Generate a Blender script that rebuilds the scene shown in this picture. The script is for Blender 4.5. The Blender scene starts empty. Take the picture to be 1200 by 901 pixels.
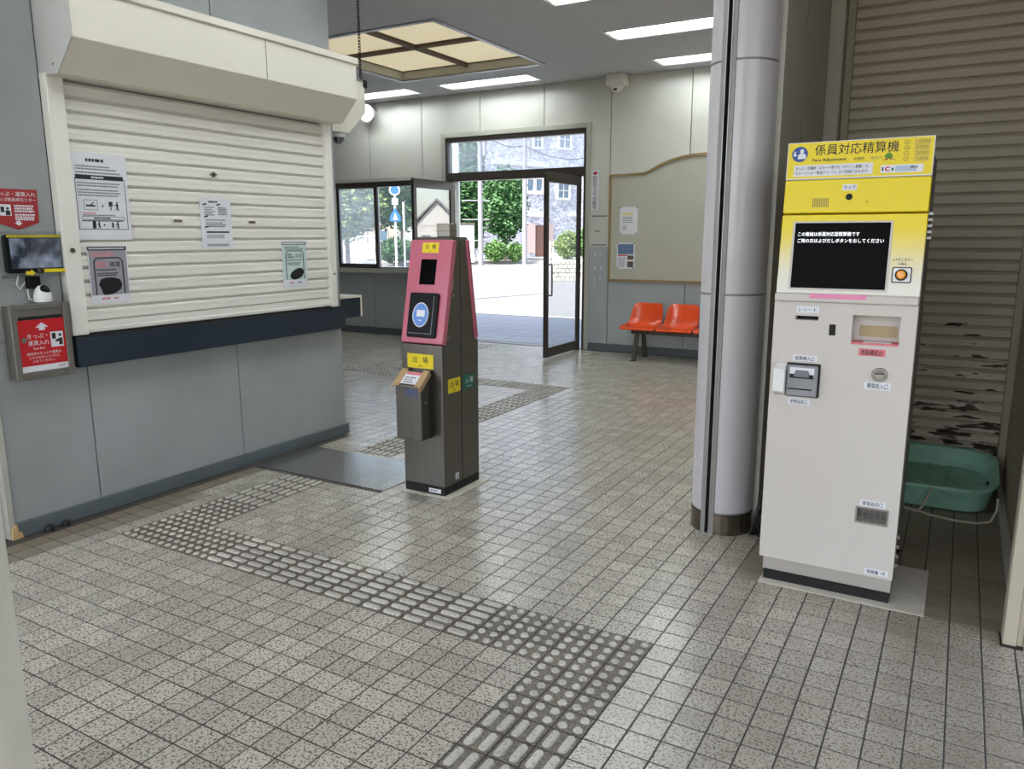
import bpy, bmesh, math, random
from mathutils import Vector, Matrix
random.seed(7)
scene = bpy.context.scene
COL = scene.collection
S = 0.1          # every length below is in decimetres = one floor tile

# ------------------------------------------------------------------ camera
cam_d = bpy.data.cameras.new('camera')
cam = bpy.data.objects.new('camera', cam_d)
COL.objects.link(cam)
cam_d.sensor_width = 36.0
cam_d.lens = 906.96 / 1200 * 36.0
cam_d.clip_start = 0.05
cam_d.clip_end = 600
YAW, PITCH, ROLL = 0.523402, -0.189888, 0.00191
CAM = Vector((8.214, -24.225, 14.159))
_R = Matrix.Rotation(YAW, 3, 'Z') @ Matrix.Rotation(PITCH, 3, 'X') @ Matrix.Rotation(ROLL, 3, 'Y')
_x, _y, _z = _R.col[0], _R.col[1], _R.col[2]
_m = Matrix((( _x[0], _z[0], -_y[0]), (_x[1], _z[1], -_y[1]), (_x[2], _z[2], -_y[2])))
cam.matrix_world = Matrix.Translation(CAM * S) @ _m.to_4x4()
scene.camera = cam

# ------------------------------------------------------------------ world, sun, exposure
world = bpy.data.worlds.new('world')
scene.world = world
world.use_nodes = True
wn = world.node_tree
sky = wn.nodes.new('ShaderNodeTexSky')
sky.sky_type = 'NISHITA'
sky.sun_disc = False
sky.sun_elevation = math.radians(50)
sky.sun_rotation = math.radians(180)
sky.air_density = 1.0
sky.dust_density = 1.2
haze = wn.nodes.new('ShaderNodeHueSaturation')      # hazy, whitish sky
haze.inputs['Saturation'].default_value = 0.6
wn.links.new(sky.outputs[0], haze.inputs['Color'])
wn.links.new(haze.outputs[0], wn.nodes['Background'].inputs[0])
wn.nodes['Background'].inputs[1].default_value = 0.33
sun_d = bpy.data.lights.new('sun', 'SUN')
sun_d.energy = 8.5
sun_d.angle = math.radians(0.53)
sun_d.color = (1.0, 0.95, 0.88)
sun = bpy.data.objects.new('sun', sun_d)
COL.objects.link(sun)
sun.location = (0, -20, 20)
_sd = Vector((0.25, 1.0, -1.22)).normalized()
sun.rotation_euler = _sd.to_track_quat('-Z', 'Y').to_euler()
vs = scene.view_settings
vs.view_transform = 'Standard'
vs.look = 'None'
vs.gamma = 1.0
vs.use_curve_mapping = False
vs.exposure = 0.5
TUBE = 17.0      # emission of the fluorescent tubes

# ------------------------------------------------------------------ helpers
def lin(c):
    if isinstance(c, str):
        c = tuple(int(c[i:i + 2], 16) / 255 for i in (0, 2, 4))
    return tuple((x / 12.92 if x <= .04045 else ((x + .055) / 1.055) ** 2.4) for x in c) + (1.0,)

MATS = {}
def pm(name, col, rough=.5, metal=0.0, col2=None, scale=6.0, var=.35, bump=0.0, bscale=80.0, stretch=(1, 1, 1), emit=None, estr=0.0, spec=.5, coat=0.0):
    m = bpy.data.materials.new(name)
    m.use_nodes = True
    nt = m.node_tree
    b = nt.nodes['Principled BSDF']
    b.inputs['Roughness'].default_value = rough
    b.inputs['Metallic'].default_value = metal
    b.inputs['Specular IOR Level'].default_value = spec
    if coat:
        b.inputs['Coat Weight'].default_value = coat
    c1 = lin(col)
    if col2 is None:
        c2 = tuple(x * .82 for x in c1[:3]) + (1,)
    else:
        c2 = lin(col2)
    geo = nt.nodes.new('ShaderNodeNewGeometry')
    mp = nt.nodes.new('ShaderNodeMapping')
    mp.inputs['Scale'].default_value = stretch
    nt.links.new(geo.outputs['Position'], mp.inputs['Vector'])
    n = nt.nodes.new('ShaderNodeTexNoise')
    n.inputs['Scale'].default_value = scale
    n.inputs['Detail'].default_value = 5
    n.inputs['Roughness'].default_value = .6
    nt.links.new(mp.outputs[0], n.inputs['Vector'])
    mr = nt.nodes.new('ShaderNodeMapRange')
    mr.inputs['From Min'].default_value = .35
    mr.inputs['From Max'].default_value = .7
    mr.inputs['To Min'].default_value = 0
    mr.inputs['To Max'].default_value = var
    nt.links.new(n.outputs['Fac'], mr.inputs['Value'])
    mx = nt.nodes.new('ShaderNodeMix')
    mx.data_type = 'RGBA'
    mx.inputs['A'].default_value = c1
    mx.inputs['B'].default_value = c2
    nt.links.new(mr.outputs[0], mx.inputs['Factor'])
    nt.links.new(mx.outputs['Result'], b.inputs['Base Color'])
    if bump:
        n2 = nt.nodes.new('ShaderNodeTexNoise')
        n2.inputs['Scale'].default_value = bscale
        n2.inputs['Detail'].default_value = 3
        nt.links.new(mp.outputs[0], n2.inputs['Vector'])
        bp = nt.nodes.new('ShaderNodeBump')
        bp.inputs['Strength'].default_value = bump
        bp.inputs['Distance'].default_value = .004
        nt.links.new(n2.outputs['Fac'], bp.inputs['Height'])
        nt.links.new(bp.outputs[0], b.inputs['Normal'])
    if emit:
        b.inputs['Emission Color'].default_value = lin(emit)
        b.inputs['Emission Strength'].default_value = estr
    MATS[name] = m
    return m

def glassmat(name, tint=(.93, .95, .96), dust=0.0, rough=.0, refl=.035):
    m = bpy.data.materials.new(name)
    m.use_nodes = True
    nt = m.node_tree
    nt.nodes.remove(nt.nodes['Principled BSDF'])
    out = nt.nodes['Material Output']
    tr = nt.nodes.new('ShaderNodeBsdfTransparent')
    tr.inputs[0].default_value = tint + (1,)
    gl = nt.nodes.new('ShaderNodeBsdfGlossy')
    gl.inputs['Roughness'].default_value = rough
    lw = nt.nodes.new('ShaderNodeLayerWeight')
    pw = nt.nodes.new('ShaderNodeMath'); pw.operation = 'POWER'; pw.inputs[1].default_value = 5
    nt.links.new(lw.outputs['Facing'], pw.inputs[0])
    fr = nt.nodes.new('ShaderNodeMath'); fr.operation = 'MULTIPLY_ADD'; fr.inputs[1].default_value = .9; fr.inputs[2].default_value = refl
    nt.links.new(pw.outputs[0], fr.inputs[0])
    mx = nt.nodes.new('ShaderNodeMixShader')
    nt.links.new(fr.outputs[0], mx.inputs[0])
    nt.links.new(tr.outputs[0], mx.inputs[1])
    nt.links.new(gl.outputs[0], mx.inputs[2])
    last = mx
    if dust:
        df = nt.nodes.new('ShaderNodeBsdfTranslucent')
        df.inputs[0].default_value = (.85, .88, .95, 1)
        nz = nt.nodes.new('ShaderNodeTexNoise')
        nz.inputs['Scale'].default_value = 9
        geo = nt.nodes.new('ShaderNodeNewGeometry')
        nt.links.new(geo.outputs['Position'], nz.inputs['Vector'])
        mr = nt.nodes.new('ShaderNodeMapRange')
        mr.inputs['To Min'].default_value = dust * .4
        mr.inputs['To Max'].default_value = dust * 1.6
        nt.links.new(nz.outputs['Fac'], mr.inputs['Value'])
        m2 = nt.nodes.new('ShaderNodeMixShader')
        nt.links.new(mr.outputs[0], m2.inputs[0])
        nt.links.new(mx.outputs[0], m2.inputs[1])
        nt.links.new(df.outputs[0], m2.inputs[2])
        last = m2
    nt.links.new(last.outputs[0], out.inputs[0])
    MATS[name] = m
    return m

class Frame:
    def __init__(s, O, R, U, N):
        s.O, s.R, s.U, s.N = Vector(O), Vector(R).normalized(), Vector(U).normalized(), Vector(N).normalized()
    def p(s, a, b, n=0.0):
        return s.O + s.R * a + s.U * b + s.N * n
W = Frame((0, 0, 0), (1, 0, 0), (0, 1, 0), (0, 0, 1))

class MB:
    def __init__(s):
        s.v, s.f, s.mi = [], [], []
    def add(s, vs, fs, mi=0):
        k = len(s.v)
        s.v += [Vector(v) for v in vs]
        s.f += [[k + i for i in f] for f in fs]
        s.mi += [mi] * len(fs)
        return s
    def box(s, a0, a1, b0, b1, n0, n1, fr=W, mi=0):
        vs = [fr.p(a, b, n) for n in (n0, n1) for b in (b0, b1) for a in (a0, a1)]
        return s.add(vs, [[0, 2, 3, 1], [4, 5, 7, 6], [0, 1, 5, 4], [2, 6, 7, 3], [0, 4, 6, 2], [1, 3, 7, 5]], mi)
    def poly(s, pts, n0, n1, fr=W, mi=0):
        k = len(pts)
        vs = [fr.p(a, b, n0) for a, b in pts] + [fr.p(a, b, n1) for a, b in pts]
        fs = [list(range(k))[::-1], [k + i for i in range(k)]] + [[i, (i + 1) % k, k + (i + 1) % k, k + i] for i in range(k)]
        return s.add(vs, fs, mi)
    def disc(s, a, b, ra, rb, n0, n1, fr=W, k=20, mi=0):
        return s.poly([(a + ra * math.cos(2 * math.pi * i / k), b + rb * math.sin(2 * math.pi * i / k)) for i in range(k)], n0, n1, fr, mi)
    def rrect(s, a0, a1, b0, b1, r, n0, n1, fr=W, k=4, mi=0):
        return s.poly(rrpts(a0, a1, b0, b1, r, k), n0, n1, fr, mi)
    def cyl(s, p0, p1, r0, r1=None, k=12, mi=0, caps=True):
        p0, p1 = Vector(p0), Vector(p1)
        r1 = r0 if r1 is None else r1
        d = (p1 - p0).normalized()
        x = d.orthogonal().normalized()
        y = d.cross(x)
        vs, fs = [], []
        for p, r in ((p0, r0), (p1, r1)):
            vs += [p + (x * math.cos(2 * math.pi * i / k) + y * math.sin(2 * math.pi * i / k)) * r for i in range(k)]
        fs += [[i, (i + 1) % k, k + (i + 1) % k, k + i] for i in range(k)]
        if caps:
            fs += [list(range(k))[::-1], [k + i for i in range(k)]]
        return s.add(vs, fs, mi)
    def tube(s, pts, r, k=7, closed=False, mi=0):
        pts = [Vector(p) for p in pts]
        n = len(pts)
        vs, fs = [], []
        x = None
        for i, p in enumerate(pts):
            if closed:
                d = (pts[(i + 1) % n] - pts[i - 1]).normalized()
            else:
                d = (pts[min(i + 1, n - 1)] - pts[max(i - 1, 0)]).normalized()
            x = d.orthogonal().normalized() if x is None else (x - d * x.dot(d)).normalized()
            y = d.cross(x)
            vs += [p + (x * math.cos(2 * math.pi * j / k) + y * math.sin(2 * math.pi * j / k)) * r for j in range(k)]
        for i in range(n if closed else n - 1):
            a, b = i * k, ((i + 1) % n) * k
            fs += [[a + j, a + (j + 1) % k, b + (j + 1) % k, b + j] for j in range(k)]
        if not closed:
            fs += [list(range(k))[::-1], [(n - 1) * k + j for j in range(k)]]
        return s.add(vs, fs, mi)
    def lathe(s, c, prof, k=24, axis=(0, 0, 1), mi=0, arc=None):
        c, d = Vector(c), Vector(axis).normalized()
        x = d.orthogonal().normalized()
        y = d.cross(x)
        vs, fs = [], []
        for r, h in prof:
            vs += [c + d * h + (x * math.cos(2 * math.pi * j / k) + y * math.sin(2 * math.pi * j / k)) * max(r, 1e-4) for j in range(k)]
        for i in range(len(prof) - 1):
            a, b = i * k, (i + 1) * k
            fs += [[a + j, a + (j + 1) % k, b + (j + 1) % k, b + j] for j in range(k)]
        fs += [list(range(k))[::-1], [(len(prof) - 1) * k + j for j in range(k)]]
        return s.add(vs, fs, mi)

def rrpts(a0, a1, b0, b1, r, k=4):
    pts = []
    for cx, cy, t in ((a1 - r, b0 + r, -90), (a1 - r, b1 - r, 0), (a0 + r, b1 - r, 90), (a0 + r, b0 + r, 180)):
        for i in range(k + 1):
            t2 = math.radians(t + 90 * i / k)
            pts.append((cx + r * math.cos(t2), cy + r * math.sin(t2)))
    return pts

POS = {}
def mesh_from(mb, name, centre, recalc=True, smooth=False, mats=()):
    me = bpy.data.meshes.new(name)
    me.from_pydata([tuple((v - centre) * S) for v in mb.v], [], mb.f)
    if any(mb.mi):
        me.polygons.foreach_set('material_index', mb.mi)
    if recalc:
        bm = bmesh.new()
        bm.from_mesh(me)
        bmesh.ops.recalc_face_normals(bm, faces=bm.faces)
        bm.to_mesh(me)
        bm.free()
    for m in mats:
        me.materials.append(m)
    if smooth:
        me.polygons.foreach_set('use_smooth', [True] * len(me.polygons))
        me.set_sharp_from_angle(angle=math.radians(38))
    me.update()
    return me

def link(o, parent, loc):
    COL.objects.link(o)
    loc = Vector(loc)
    if parent is not None:
        o.parent = parent
        o.location = (loc - POS[parent.name]) * S
    else:
        o.location = loc * S
    POS[o.name] = loc

def build(mb, name, mat, parent=None, bevel=0.0, smooth=False, base=False, recalc=True, seg=2):
    mats = mat if isinstance(mat, (list, tuple)) else [mat]
    lo = Vector([min(v[i] for v in mb.v) for i in range(3)])
    hi = Vector([max(v[i] for v in mb.v) for i in range(3)])
    c = (lo + hi) / 2
    if base:
        c.z = lo.z
    me = mesh_from(mb, name, c, recalc, smooth, mats)
    o = bpy.data.objects.new(name, me)
    link(o, parent, c)
    if bevel:
        bv = o.modifiers.new('bevel', 'BEVEL')
        bv.width = bevel * S
        bv.segments = seg
        bv.limit_method = 'ANGLE'
        bv.angle_limit = math.radians(40)
        if not smooth:
            me.polygons.foreach_set('use_smooth', [True] * len(me.polygons))
            me.set_sharp_from_angle(angle=math.radians(30))
            bv.harden_normals = True
    return o

def tag(o, label=None, cat=None, group=None, kind=None):
    if label: o['label'] = label
    if cat: o['category'] = cat
    if group: o['group'] = group
    if kind: o['kind'] = kind
    return o

def thing(name, label, cat, loc, group=None):
    o = bpy.data.objects.new(name, None)
    o.empty_display_size = .1
    link(o, None, loc)
    return tag(o, label, cat, group)

def copy_tree(o, delta, parent=None):
    c = o.copy()
    COL.objects.link(c)
    if parent is not None:
        c.parent = parent
    else:
        c.location = o.location + Vector(delta) * S
    POS[c.name] = POS[o.name] + Vector(delta)
    for ch in list(o.children):
        copy_tree(ch, delta, c)
    return c

def text(body, fr, a, b, size, mat, parent, n=0.0, align='CENTER', name='lettering', bold=0.0, xs=1.0, width=None, depth=.008, spacing=1.0):
    cu = bpy.data.curves.new('text', 'FONT')
    cu.body = body
    cu.size = 1.0
    cu.resolution_u = 2
    cu.align_x = align
    cu.align_y = 'CENTER'
    cu.offset = min(bold, .004 if any(ord(q) > 0x2e80 for q in body) else bold)
    cu.space_character = spacing
    o = bpy.data.objects.new('text', cu)
    COL.objects.link(o)
    dg = bpy.context.evaluated_depsgraph_get()
    me = bpy.data.meshes.new_from_object(o.evaluated_get(dg))
    bpy.data.objects.remove(o)
    bpy.data.curves.remove(cu)
    if not me.vertices:
        return None
    xsv = [v.co.x for v in me.vertices]
    if width is not None:
        xs = width / ((max(xsv) - min(xsv)) * size)
    ym = (max(v.co.y for v in me.vertices) + min(v.co.y for v in me.vertices)) / 2
    mb = MB()
    vs = [fr.p(a + v.co.x * size * xs, b + (v.co.y - ym) * size, n + depth) for v in me.vertices]
    mb.add(vs, [list(p.vertices) for p in me.polygons])
    bpy.data.meshes.remove(me)
    return build(mb, name, mat, parent, recalc=False)

def fine_print(fr, a0, a1, rows, h, mat, parent, n=.0, name='fine_print', fill=.75, indent=0):
    mb = MB()
    for b in rows:
        x = a0 + indent * random.random()
        end = a1 - (a1 - a0) * (1 - fill) * random.random()
        while x < end - h:
            w = min(h * random.choice((.7, .8, .9, 1.6)), end - x)
            mb.box(x, x + w * .9, b - h * .42, b + h * .42, n, n + .006, fr)
            x += w + h * .18
    return build(mb, name, mat, parent, recalc=False)

def rects_minus(a0, a1, b0, b1, holes):
    xs = sorted({a0, a1, *[min(max(h[i], a0), a1) for h in holes for i in (0, 1)]})
    ys = sorted({b0, b1, *[min(max(h[i], b0), b1) for h in holes for i in (2, 3)]})
    out = []
    for i in range(len(xs) - 1):
        run = None
        for j in range(len(ys) - 1):
            cx, cy = (xs[i] + xs[i + 1]) / 2, (ys[j] + ys[j + 1]) / 2
            if any(h[0] < cx < h[1] and h[2] < cy < h[3] for h in holes):
                if run: out.append(run); run = None
            else:
                run = (xs[i], xs[i + 1], run[2] if run else ys[j], ys[j + 1])
        if run: out.append(run)
    return out

# ------------------------------------------------------------------ materials
M_cream = pm('painted_cream_panel', 'cfcec6', .55, col2='bebcb2', scale=2.2, bump=.06)
M_greyp = pm('painted_blue_grey_panel', 'abb1b3', .5, col2='989fa2', scale=2.0, bump=.06)
M_office = pm('painted_grey_panel', 'a3a7a8', .42, col2='8f9291', scale=1.6, bump=.08, var=.7)
M_joint = pm('dark_joint', '4b4d4e', .8)
M_base = pm('baseboard_grey', '5f676b', .5, col2='4c5356', scale=5)
M_ceil = pm('ceiling_board', 'd6d7db', .85, col2='c2c4c9', scale=45, bump=.3, bscale=160, var=.6)
M_alu = pm('aluminium', 'b3b6ba', .35, .85, col2='989a9c', stretch=(1, 1, .1), scale=40)
M_frame = pm('cream_metal_trim', 'b9b8ad', .45, col2='9c9b90', scale=3)
M_bronze = pm('bronze_aluminium', '463f3b', .3, .2, col2='38322f', scale=30, stretch=(1, 1, .1))
M_hood = pm('hood_cream', 'e6e1d4', .5, col2='d9d2c2', scale=1.5, bump=.03)
M_hoodend = pm('hood_end_grey', 'c3c5c2', .5, col2='b3b4ae', scale=3)
M_slat = pm('shutter_cream', 'ece9e1', .34, col2='e0dcd1', scale=3, stretch=(1, .3, 4))
M_navy = pm('navy_counter', '1f2b38', .38, col2='283542', scale=4)
M_white = pm('white_plastic', 'e6e6e4', .35, col2='d8d8d5', scale=4)
M_paper = pm('white_paper', 'e3e4ea', .6, col2='d9dae2', scale=5)
M_ink = pm('black_ink', '26262a', .6)
M_inkg = pm('grey_ink', '77787e', .6)
M_red = pm('red_print', 'c4151f', .4, col2='b5121c', scale=6)
M_redd = pm('dark_red_sign', 'a52a2c', .45, col2='96262a', scale=6)
M_pinkt = pm('pink_print', 'd8808c', .5)
M_pgrey = pm('poster_grey', '9d9ca3', .55, col2='928f98', scale=6)
M_pgreen = pm('faded_green_poster', 'b9d3ca', .5, col2='d3e0da', scale=9, var=.9)
M_black = pm('black_plastic', '0c0d0f', .38, spec=.2)
M_blackm = pm('matte_black', '0b0b0c', .7)
M_steel = pm('brushed_steel', '9a9690', .36, .9, col2='827e78', scale=60, stretch=(1, 1, .06), var=.6)
M_dsteel = pm('dark_brushed_steel', '787570', .3, 1.0, col2='6a6762', scale=70, stretch=(1, 1, .03), var=.5)
M_msteel = pm('box_steel', '8b8780', .42, .8, col2='7b7771', scale=60, stretch=(1, 1, .05), var=.5)
M_plate = pm('floor_plate_steel', 'a9a8a6', .2, .85, col2='96958f', scale=4)
M_pink = pm('pink_panel', 'c3667a', .33, col2='b85c71', scale=3, coat=.2)
M_yellow = pm('yellow_panel', 'ecd406', .4, col2='e3c905', scale=4)
M_orange = pm('orange_button', 'f59a12', .25, coat=.4)
M_yel2 = pm('yellow_sticker', 'e8d21a', .45)
M_green = pm('green_sticker', '0f6b55', .45)
M_blue = pm('blue_emblem', '1d4a96', .4)
M_pad = pm('blue_reader_pad', '5b84c8', .35, emit='5b84c8', estr=.15)
M_tape = pm('brown_tape', 'b79a72', .45, col2='a4875f', scale=12)
M_mach = pm('machine_white', 'cac3bc', .38, col2='c1b9b1', scale=2)
M_mside = pm('machine_side_grey', '6b6660', .45, .3)
M_skirt = pm('machine_skirt_grey', 'aaa39b', .45)
M_greyu = pm('grey_plastic', '8d8e92', .4)
M_screen = pm('dark_screen', '030304', .3, spec=.04)
M_scrtxt = pm('screen_text_glow', 'f4f4f4', .5, emit='f4f6ff', estr=.9)
M_salmon = pm('salmon_label', 'd9747c', .5)
M_beige = pm('beige_card', 'b8a480', .6)
M_pinks = pm('pink_strip', 'e88bb4', .4)
M_colw = pm('column_white', 'c5c2c6', .3, col2='b8b4b6', scale=3, coat=.25)
M_chan = pm('column_channel_grey', '8d8a87', .5, .2, col2='77736f', scale=8)
M_brownst = pm('column_base_steel', '7a7166', .25, .85, col2='5d554b', scale=10)
M_concr = pm('alcove_cream_wall', 'bdb9ac', .6, col2='a8a497', scale=2, bump=.1)
M_tan = pm('tan_painted_metal', 'b0a694', .5, col2='9c927f', scale=5)
M_orangep = pm('orange_seat_plastic', 'ea5526', .22, col2='e04a1e', scale=5, coat=.3)
M_benchf = pm('bench_frame_brown', '5f5a50', .5, .3, col2='4a453c', scale=12)
M_wood = pm('board_wood_frame', '9a8258', .5, col2='85703f', scale=14, stretch=(1, 1, .3))
M_board = pm('board_face', 'b9b8aa', .7, col2='a9a899', scale=2.5, bump=.15, bscale=200)
M_photo = pm('blue_photo_print', '2c4a78', .4, col2='8fa4c4', scale=60, var=1.0)
M_lampw = pm('lamp_white', 'f0f0ea', .4)
M_tube = pm('fluorescent_tube', 'ffffff', .4, emit='f2faff', estr=TUBE)
M_chain = pm('black_chain', '141414', .45, .6)
M_chrome = pm('dome_chrome', '8f9196', .1, 1.0)
M_skyl = pm('skylight_diffuser', 'e8dcbc', .6, col2='dccfa8', scale=3, var=.7, emit='eadcb8', estr=.42)
M_skyf = pm('skylight_divider', '6b5d4c', .5, col2='594b3c', scale=6)
M_tray = pm('green_plastic_tray', '9acbb5', .45, col2='74a692', scale=14, var=.8)
M_rope = pm('pale_rope', 'b5ac99', .8)
M_rub = pm('black_rubber', '15140f', .6)
M_mortar = pm('pale_mortar', 'cfc9bc', .8, col2='bbb4a5', scale=12, bump=.2, var=.8)
M_grout = pm('floor_grout', '4a453f', .8, col2='3d3933', scale=5)
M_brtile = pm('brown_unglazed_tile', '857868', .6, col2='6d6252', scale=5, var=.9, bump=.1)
M_peel = pm('peeled_timber', 'c9a878', .7)
M_glass = glassmat('clear_glass', dust=.05)
M_glassd = glassmat('dusty_glass', dust=.2)
M_reflg = glassmat('boosted_reflection_glass', (.75, .77, .78), dust=.02, refl=.3)  # plain pane, reflectance raised to strengthen the reflection of the bright outdoors
M_acryl = glassmat('acrylic', dust=.02)

def tile_mat(name, light, dark, thresh=.52, dirt_and_shade='8b7f6e', dirt_amt=.35, rough=.33, side_shade=0.0):
    m = bpy.data.materials.new(name)
    m.use_nodes = True
    nt = m.node_tree
    L = nt.links.new
    b = nt.nodes['Principled BSDF']
    b.inputs['Specular IOR Level'].default_value = .75
    geo = nt.nodes.new('ShaderNodeNewGeometry')
    n = nt.nodes.new('ShaderNodeTexNoise')
    n.inputs['Scale'].default_value = 130
    n.inputs['Detail'].default_value = 1.5
    n.inputs['Distortion'].default_value = .6
    L(geo.outputs['Position'], n.inputs['Vector'])
    cr = nt.nodes.new('ShaderNodeValToRGB')
    cr.color_ramp.elements[0].position = thresh - .035
    cr.color_ramp.elements[0].color = lin(light)
    cr.color_ramp.elements[1].position = thresh + .035
    cr.color_ramp.elements[1].color = lin(dark)
    L(n.outputs['Fac'], cr.inputs[0])
    # tint of each tile
    mu = nt.nodes.new('ShaderNodeVectorMath'); mu.operation = 'SCALE'
    mu.inputs['Scale'].default_value = 1 / S
    L(geo.outputs['Position'], mu.inputs[0])
    fl = nt.nodes.new('ShaderNodeVectorMath'); fl.operation = 'FLOOR'
    L(mu.outputs[0], fl.inputs[0])
    sx = nt.nodes.new('ShaderNodeSeparateXYZ'); L(fl.outputs[0], sx.inputs[0])
    cx = nt.nodes.new('ShaderNodeCombineXYZ'); L(sx.outputs[0], cx.inputs[0]); L(sx.outputs[1], cx.inputs[1])
    wnz = nt.nodes.new('ShaderNodeTexWhiteNoise'); L(cx.outputs[0], wnz.inputs['Vector'])
    mr = nt.nodes.new('ShaderNodeMapRange')
    mr.inputs['To Min'].default_value = .84
    mr.inputs['To Max'].default_value = 1.1
    L(wnz.outputs['Value'], mr.inputs['Value'])
    hs = nt.nodes.new('ShaderNodeHueSaturation')
    L(cr.outputs[0], hs.inputs['Color'])
    L(mr.outputs[0], hs.inputs['Value'])
    n2 = nt.nodes.new('ShaderNodeTexNoise')
    n2.inputs['Scale'].default_value = 1.4
    n2.inputs['Detail'].default_value = 6
    n2.inputs['Roughness'].default_value = .65
    L(geo.outputs['Position'], n2.inputs['Vector'])
    m2 = nt.nodes.new('ShaderNodeMapRange')
    m2.inputs['From Min'].default_value = .42
    m2.inputs['From Max'].default_value = .72
    m2.inputs['To Max'].default_value = dirt_amt
    L(n2.outputs['Fac'], m2.inputs['Value'])
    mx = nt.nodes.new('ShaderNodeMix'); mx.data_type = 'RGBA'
    mx.inputs['B'].default_value = lin(dirt_and_shade)
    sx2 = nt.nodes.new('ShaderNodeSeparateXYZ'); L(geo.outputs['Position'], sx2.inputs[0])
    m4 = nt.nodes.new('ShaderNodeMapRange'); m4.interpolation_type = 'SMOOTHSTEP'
    m4.inputs['From Min'].default_value = -.6; m4.inputs['From Max'].default_value = 1.0; m4.inputs['To Max'].default_value = side_shade  # warm, dim light towards the right, painted into the tile colour
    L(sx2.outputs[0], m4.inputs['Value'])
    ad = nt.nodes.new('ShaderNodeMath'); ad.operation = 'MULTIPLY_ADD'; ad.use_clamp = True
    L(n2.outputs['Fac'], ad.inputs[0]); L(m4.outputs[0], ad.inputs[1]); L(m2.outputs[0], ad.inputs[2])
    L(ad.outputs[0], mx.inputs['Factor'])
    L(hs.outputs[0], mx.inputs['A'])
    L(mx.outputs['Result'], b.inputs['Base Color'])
    m3 = nt.nodes.new('ShaderNodeMapRange')
    m3.inputs['To Min'].default_value = rough - .08
    m3.inputs['To Max'].default_value = rough + .14
    L(n2.outputs['Fac'], m3.inputs['Value'])
    L(m3.outputs[0], b.inputs['Roughness'])
    bp = nt.nodes.new('ShaderNodeBump')
    bp.inputs['Strength'].default_value = .08
    bp.inputs['Distance'].default_value = .0006
    L(n.outputs['Fac'], bp.inputs['Height'])
    L(bp.outputs[0], b.inputs['Normal'])
    MATS[name] = m
    return m
M_tile = tile_mat('speckled_floor_tile', 'c6bfb2', '7b7367', .56, dirt_and_shade='8a7f6e', dirt_amt=.22, side_shade=.75, rough=.2)
M_worn = tile_mat('worn_floor_tile', '8d8372', '776d5e', .6, dirt_and_shade='6d6152', dirt_amt=.6, rough=.4)
M_tacb = tile_mat('tactile_tile_ground', '7d7363', '544c40', .5, rough=.5)
M_tact = tile_mat('tactile_tile_bump', 'c2bdb2', '9b958a', .6, dirt_amt=.15, rough=.36)
M_walk = tile_mat('outdoor_pavement', 'a9a7a6', '8f8c88', .5, rough=.7)

# ================================================================== SETTING
CZ = 32.4       # ceiling height
LW = -29.8      # plane of the office wall
BW = 64.5       # plane of the far wall
FL = Frame((LW, 0, 0), (0, 1, 0), (0, 0, 1), (1, 0, 0))       # office wall, a = along, b = up
FB = Frame((0, BW, 0), (1, 0, 0), (0, 0, 1), (0, -1, 0))      # far wall

# ---- floor: grout bed, tiles, tactile tiles
floor = tag(build(MB().box(-86, 11.6, -60, 65.2, -1.2, -.014).box(11.6, 60, -60, 6.0, -1.2, -.014), 'floor', M_grout), kind='structure')

def tile_mesh(name, mat):
    mb = MB()
    h, t = .474, .464
    r0 = [(-h, -h), (h, -h), (h, h), (-h, h)]
    vs = [(x, y, -.06) for x, y in r0] + [(x, y, -.007) for x, y in r0] + [(x * t / h, y * t / h, 0) for x, y in r0]
    fs = [[8, 9, 10, 11]]
    for k in (0, 4):
        fs += [[k + i, k + (i + 1) % 4, k + 4 + (i + 1) % 4, k + 4 + i] for i in range(4)]
    mb.add(vs, fs)
    return mb

def bump_tile(kind):
    mb = tile_mesh('t', None)
    h0, h1 = 0.0, .055
    def frustum(pts, c, s):
        k = len(pts)
        vs = [(x, y, h0 - .005) for x, y in pts] + [(c[0] + (x - c[0]) * s[0], c[1] + (y - c[1]) * s[1], h1) for x, y in pts]
        mb.add(vs, [[k + i for i in range(k)]] + [[i, (i + 1) % k, k + (i + 1) % k, k + i] for i in range(k)], 1)
    if kind == 'dot':
        for cx in (-.25, .25):
            for cy in (-.25, .25):
                frustum([(cx + .155 * math.cos(i * math.pi / 5), cy + .155 * math.sin(i * math.pi / 5)) for i in range(10)], (cx, cy), (.74, .74))
    else:
        for c in (-.25, .25):
            if kind == 'bar_u':
                frustum(rrpts(-.41, .41, c - .14, c + .14, .12, 2), (0, c), (.94, .74))
            else:
                frustum(rrpts(c - .14, c + .14, -.41, .41, .12, 2), (c, 0), (.74, .94))
    return mb

tact = {}
def fill(kind, u0, u1, v0, v1):
    for i in range(u0, u1):
        for j in range(v0, v1):
            tact.setdefault((i, j), kind)
fill('dot', -6, 0, -3, 0); fill('dot', -3, 0, -6, -3); fill('bar_v', -3, 0, -15, -6)
fill('bar_u', -20, -6, -3, 0)
fill('dot', -26, -20, -3, 0); fill('dot', -26, -23, 0, 3); fill('bar_v', -26, -23, 3, 8)
fill('bar_v', -26, -23, 14, 35); fill('dot', -26, -23, 35, 41); fill('dot', -29, -26, 38, 41)
fill('dot', -47, -41, 38, 41); fill('bar_u', -41, -29, 38, 41); fill('dot', -47, -44, 41, 44)
fill('bar_v', -47, -44, 44, 63); fill('bar_u', -60, -47, 38, 41)

def inside(u, v):
    if v < -22 or v > 63.5 or u > 16 or (u > 11 and v > 6): return False
    if v >= 26 and u > -.4: return False
    if v >= 13 and -.2 < u < .6: return False
    if u < -29.4 and -7 < v < 17.4: return False
    if u < -32 and v < 0: return False
    if u < -84: return False
    return True

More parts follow.
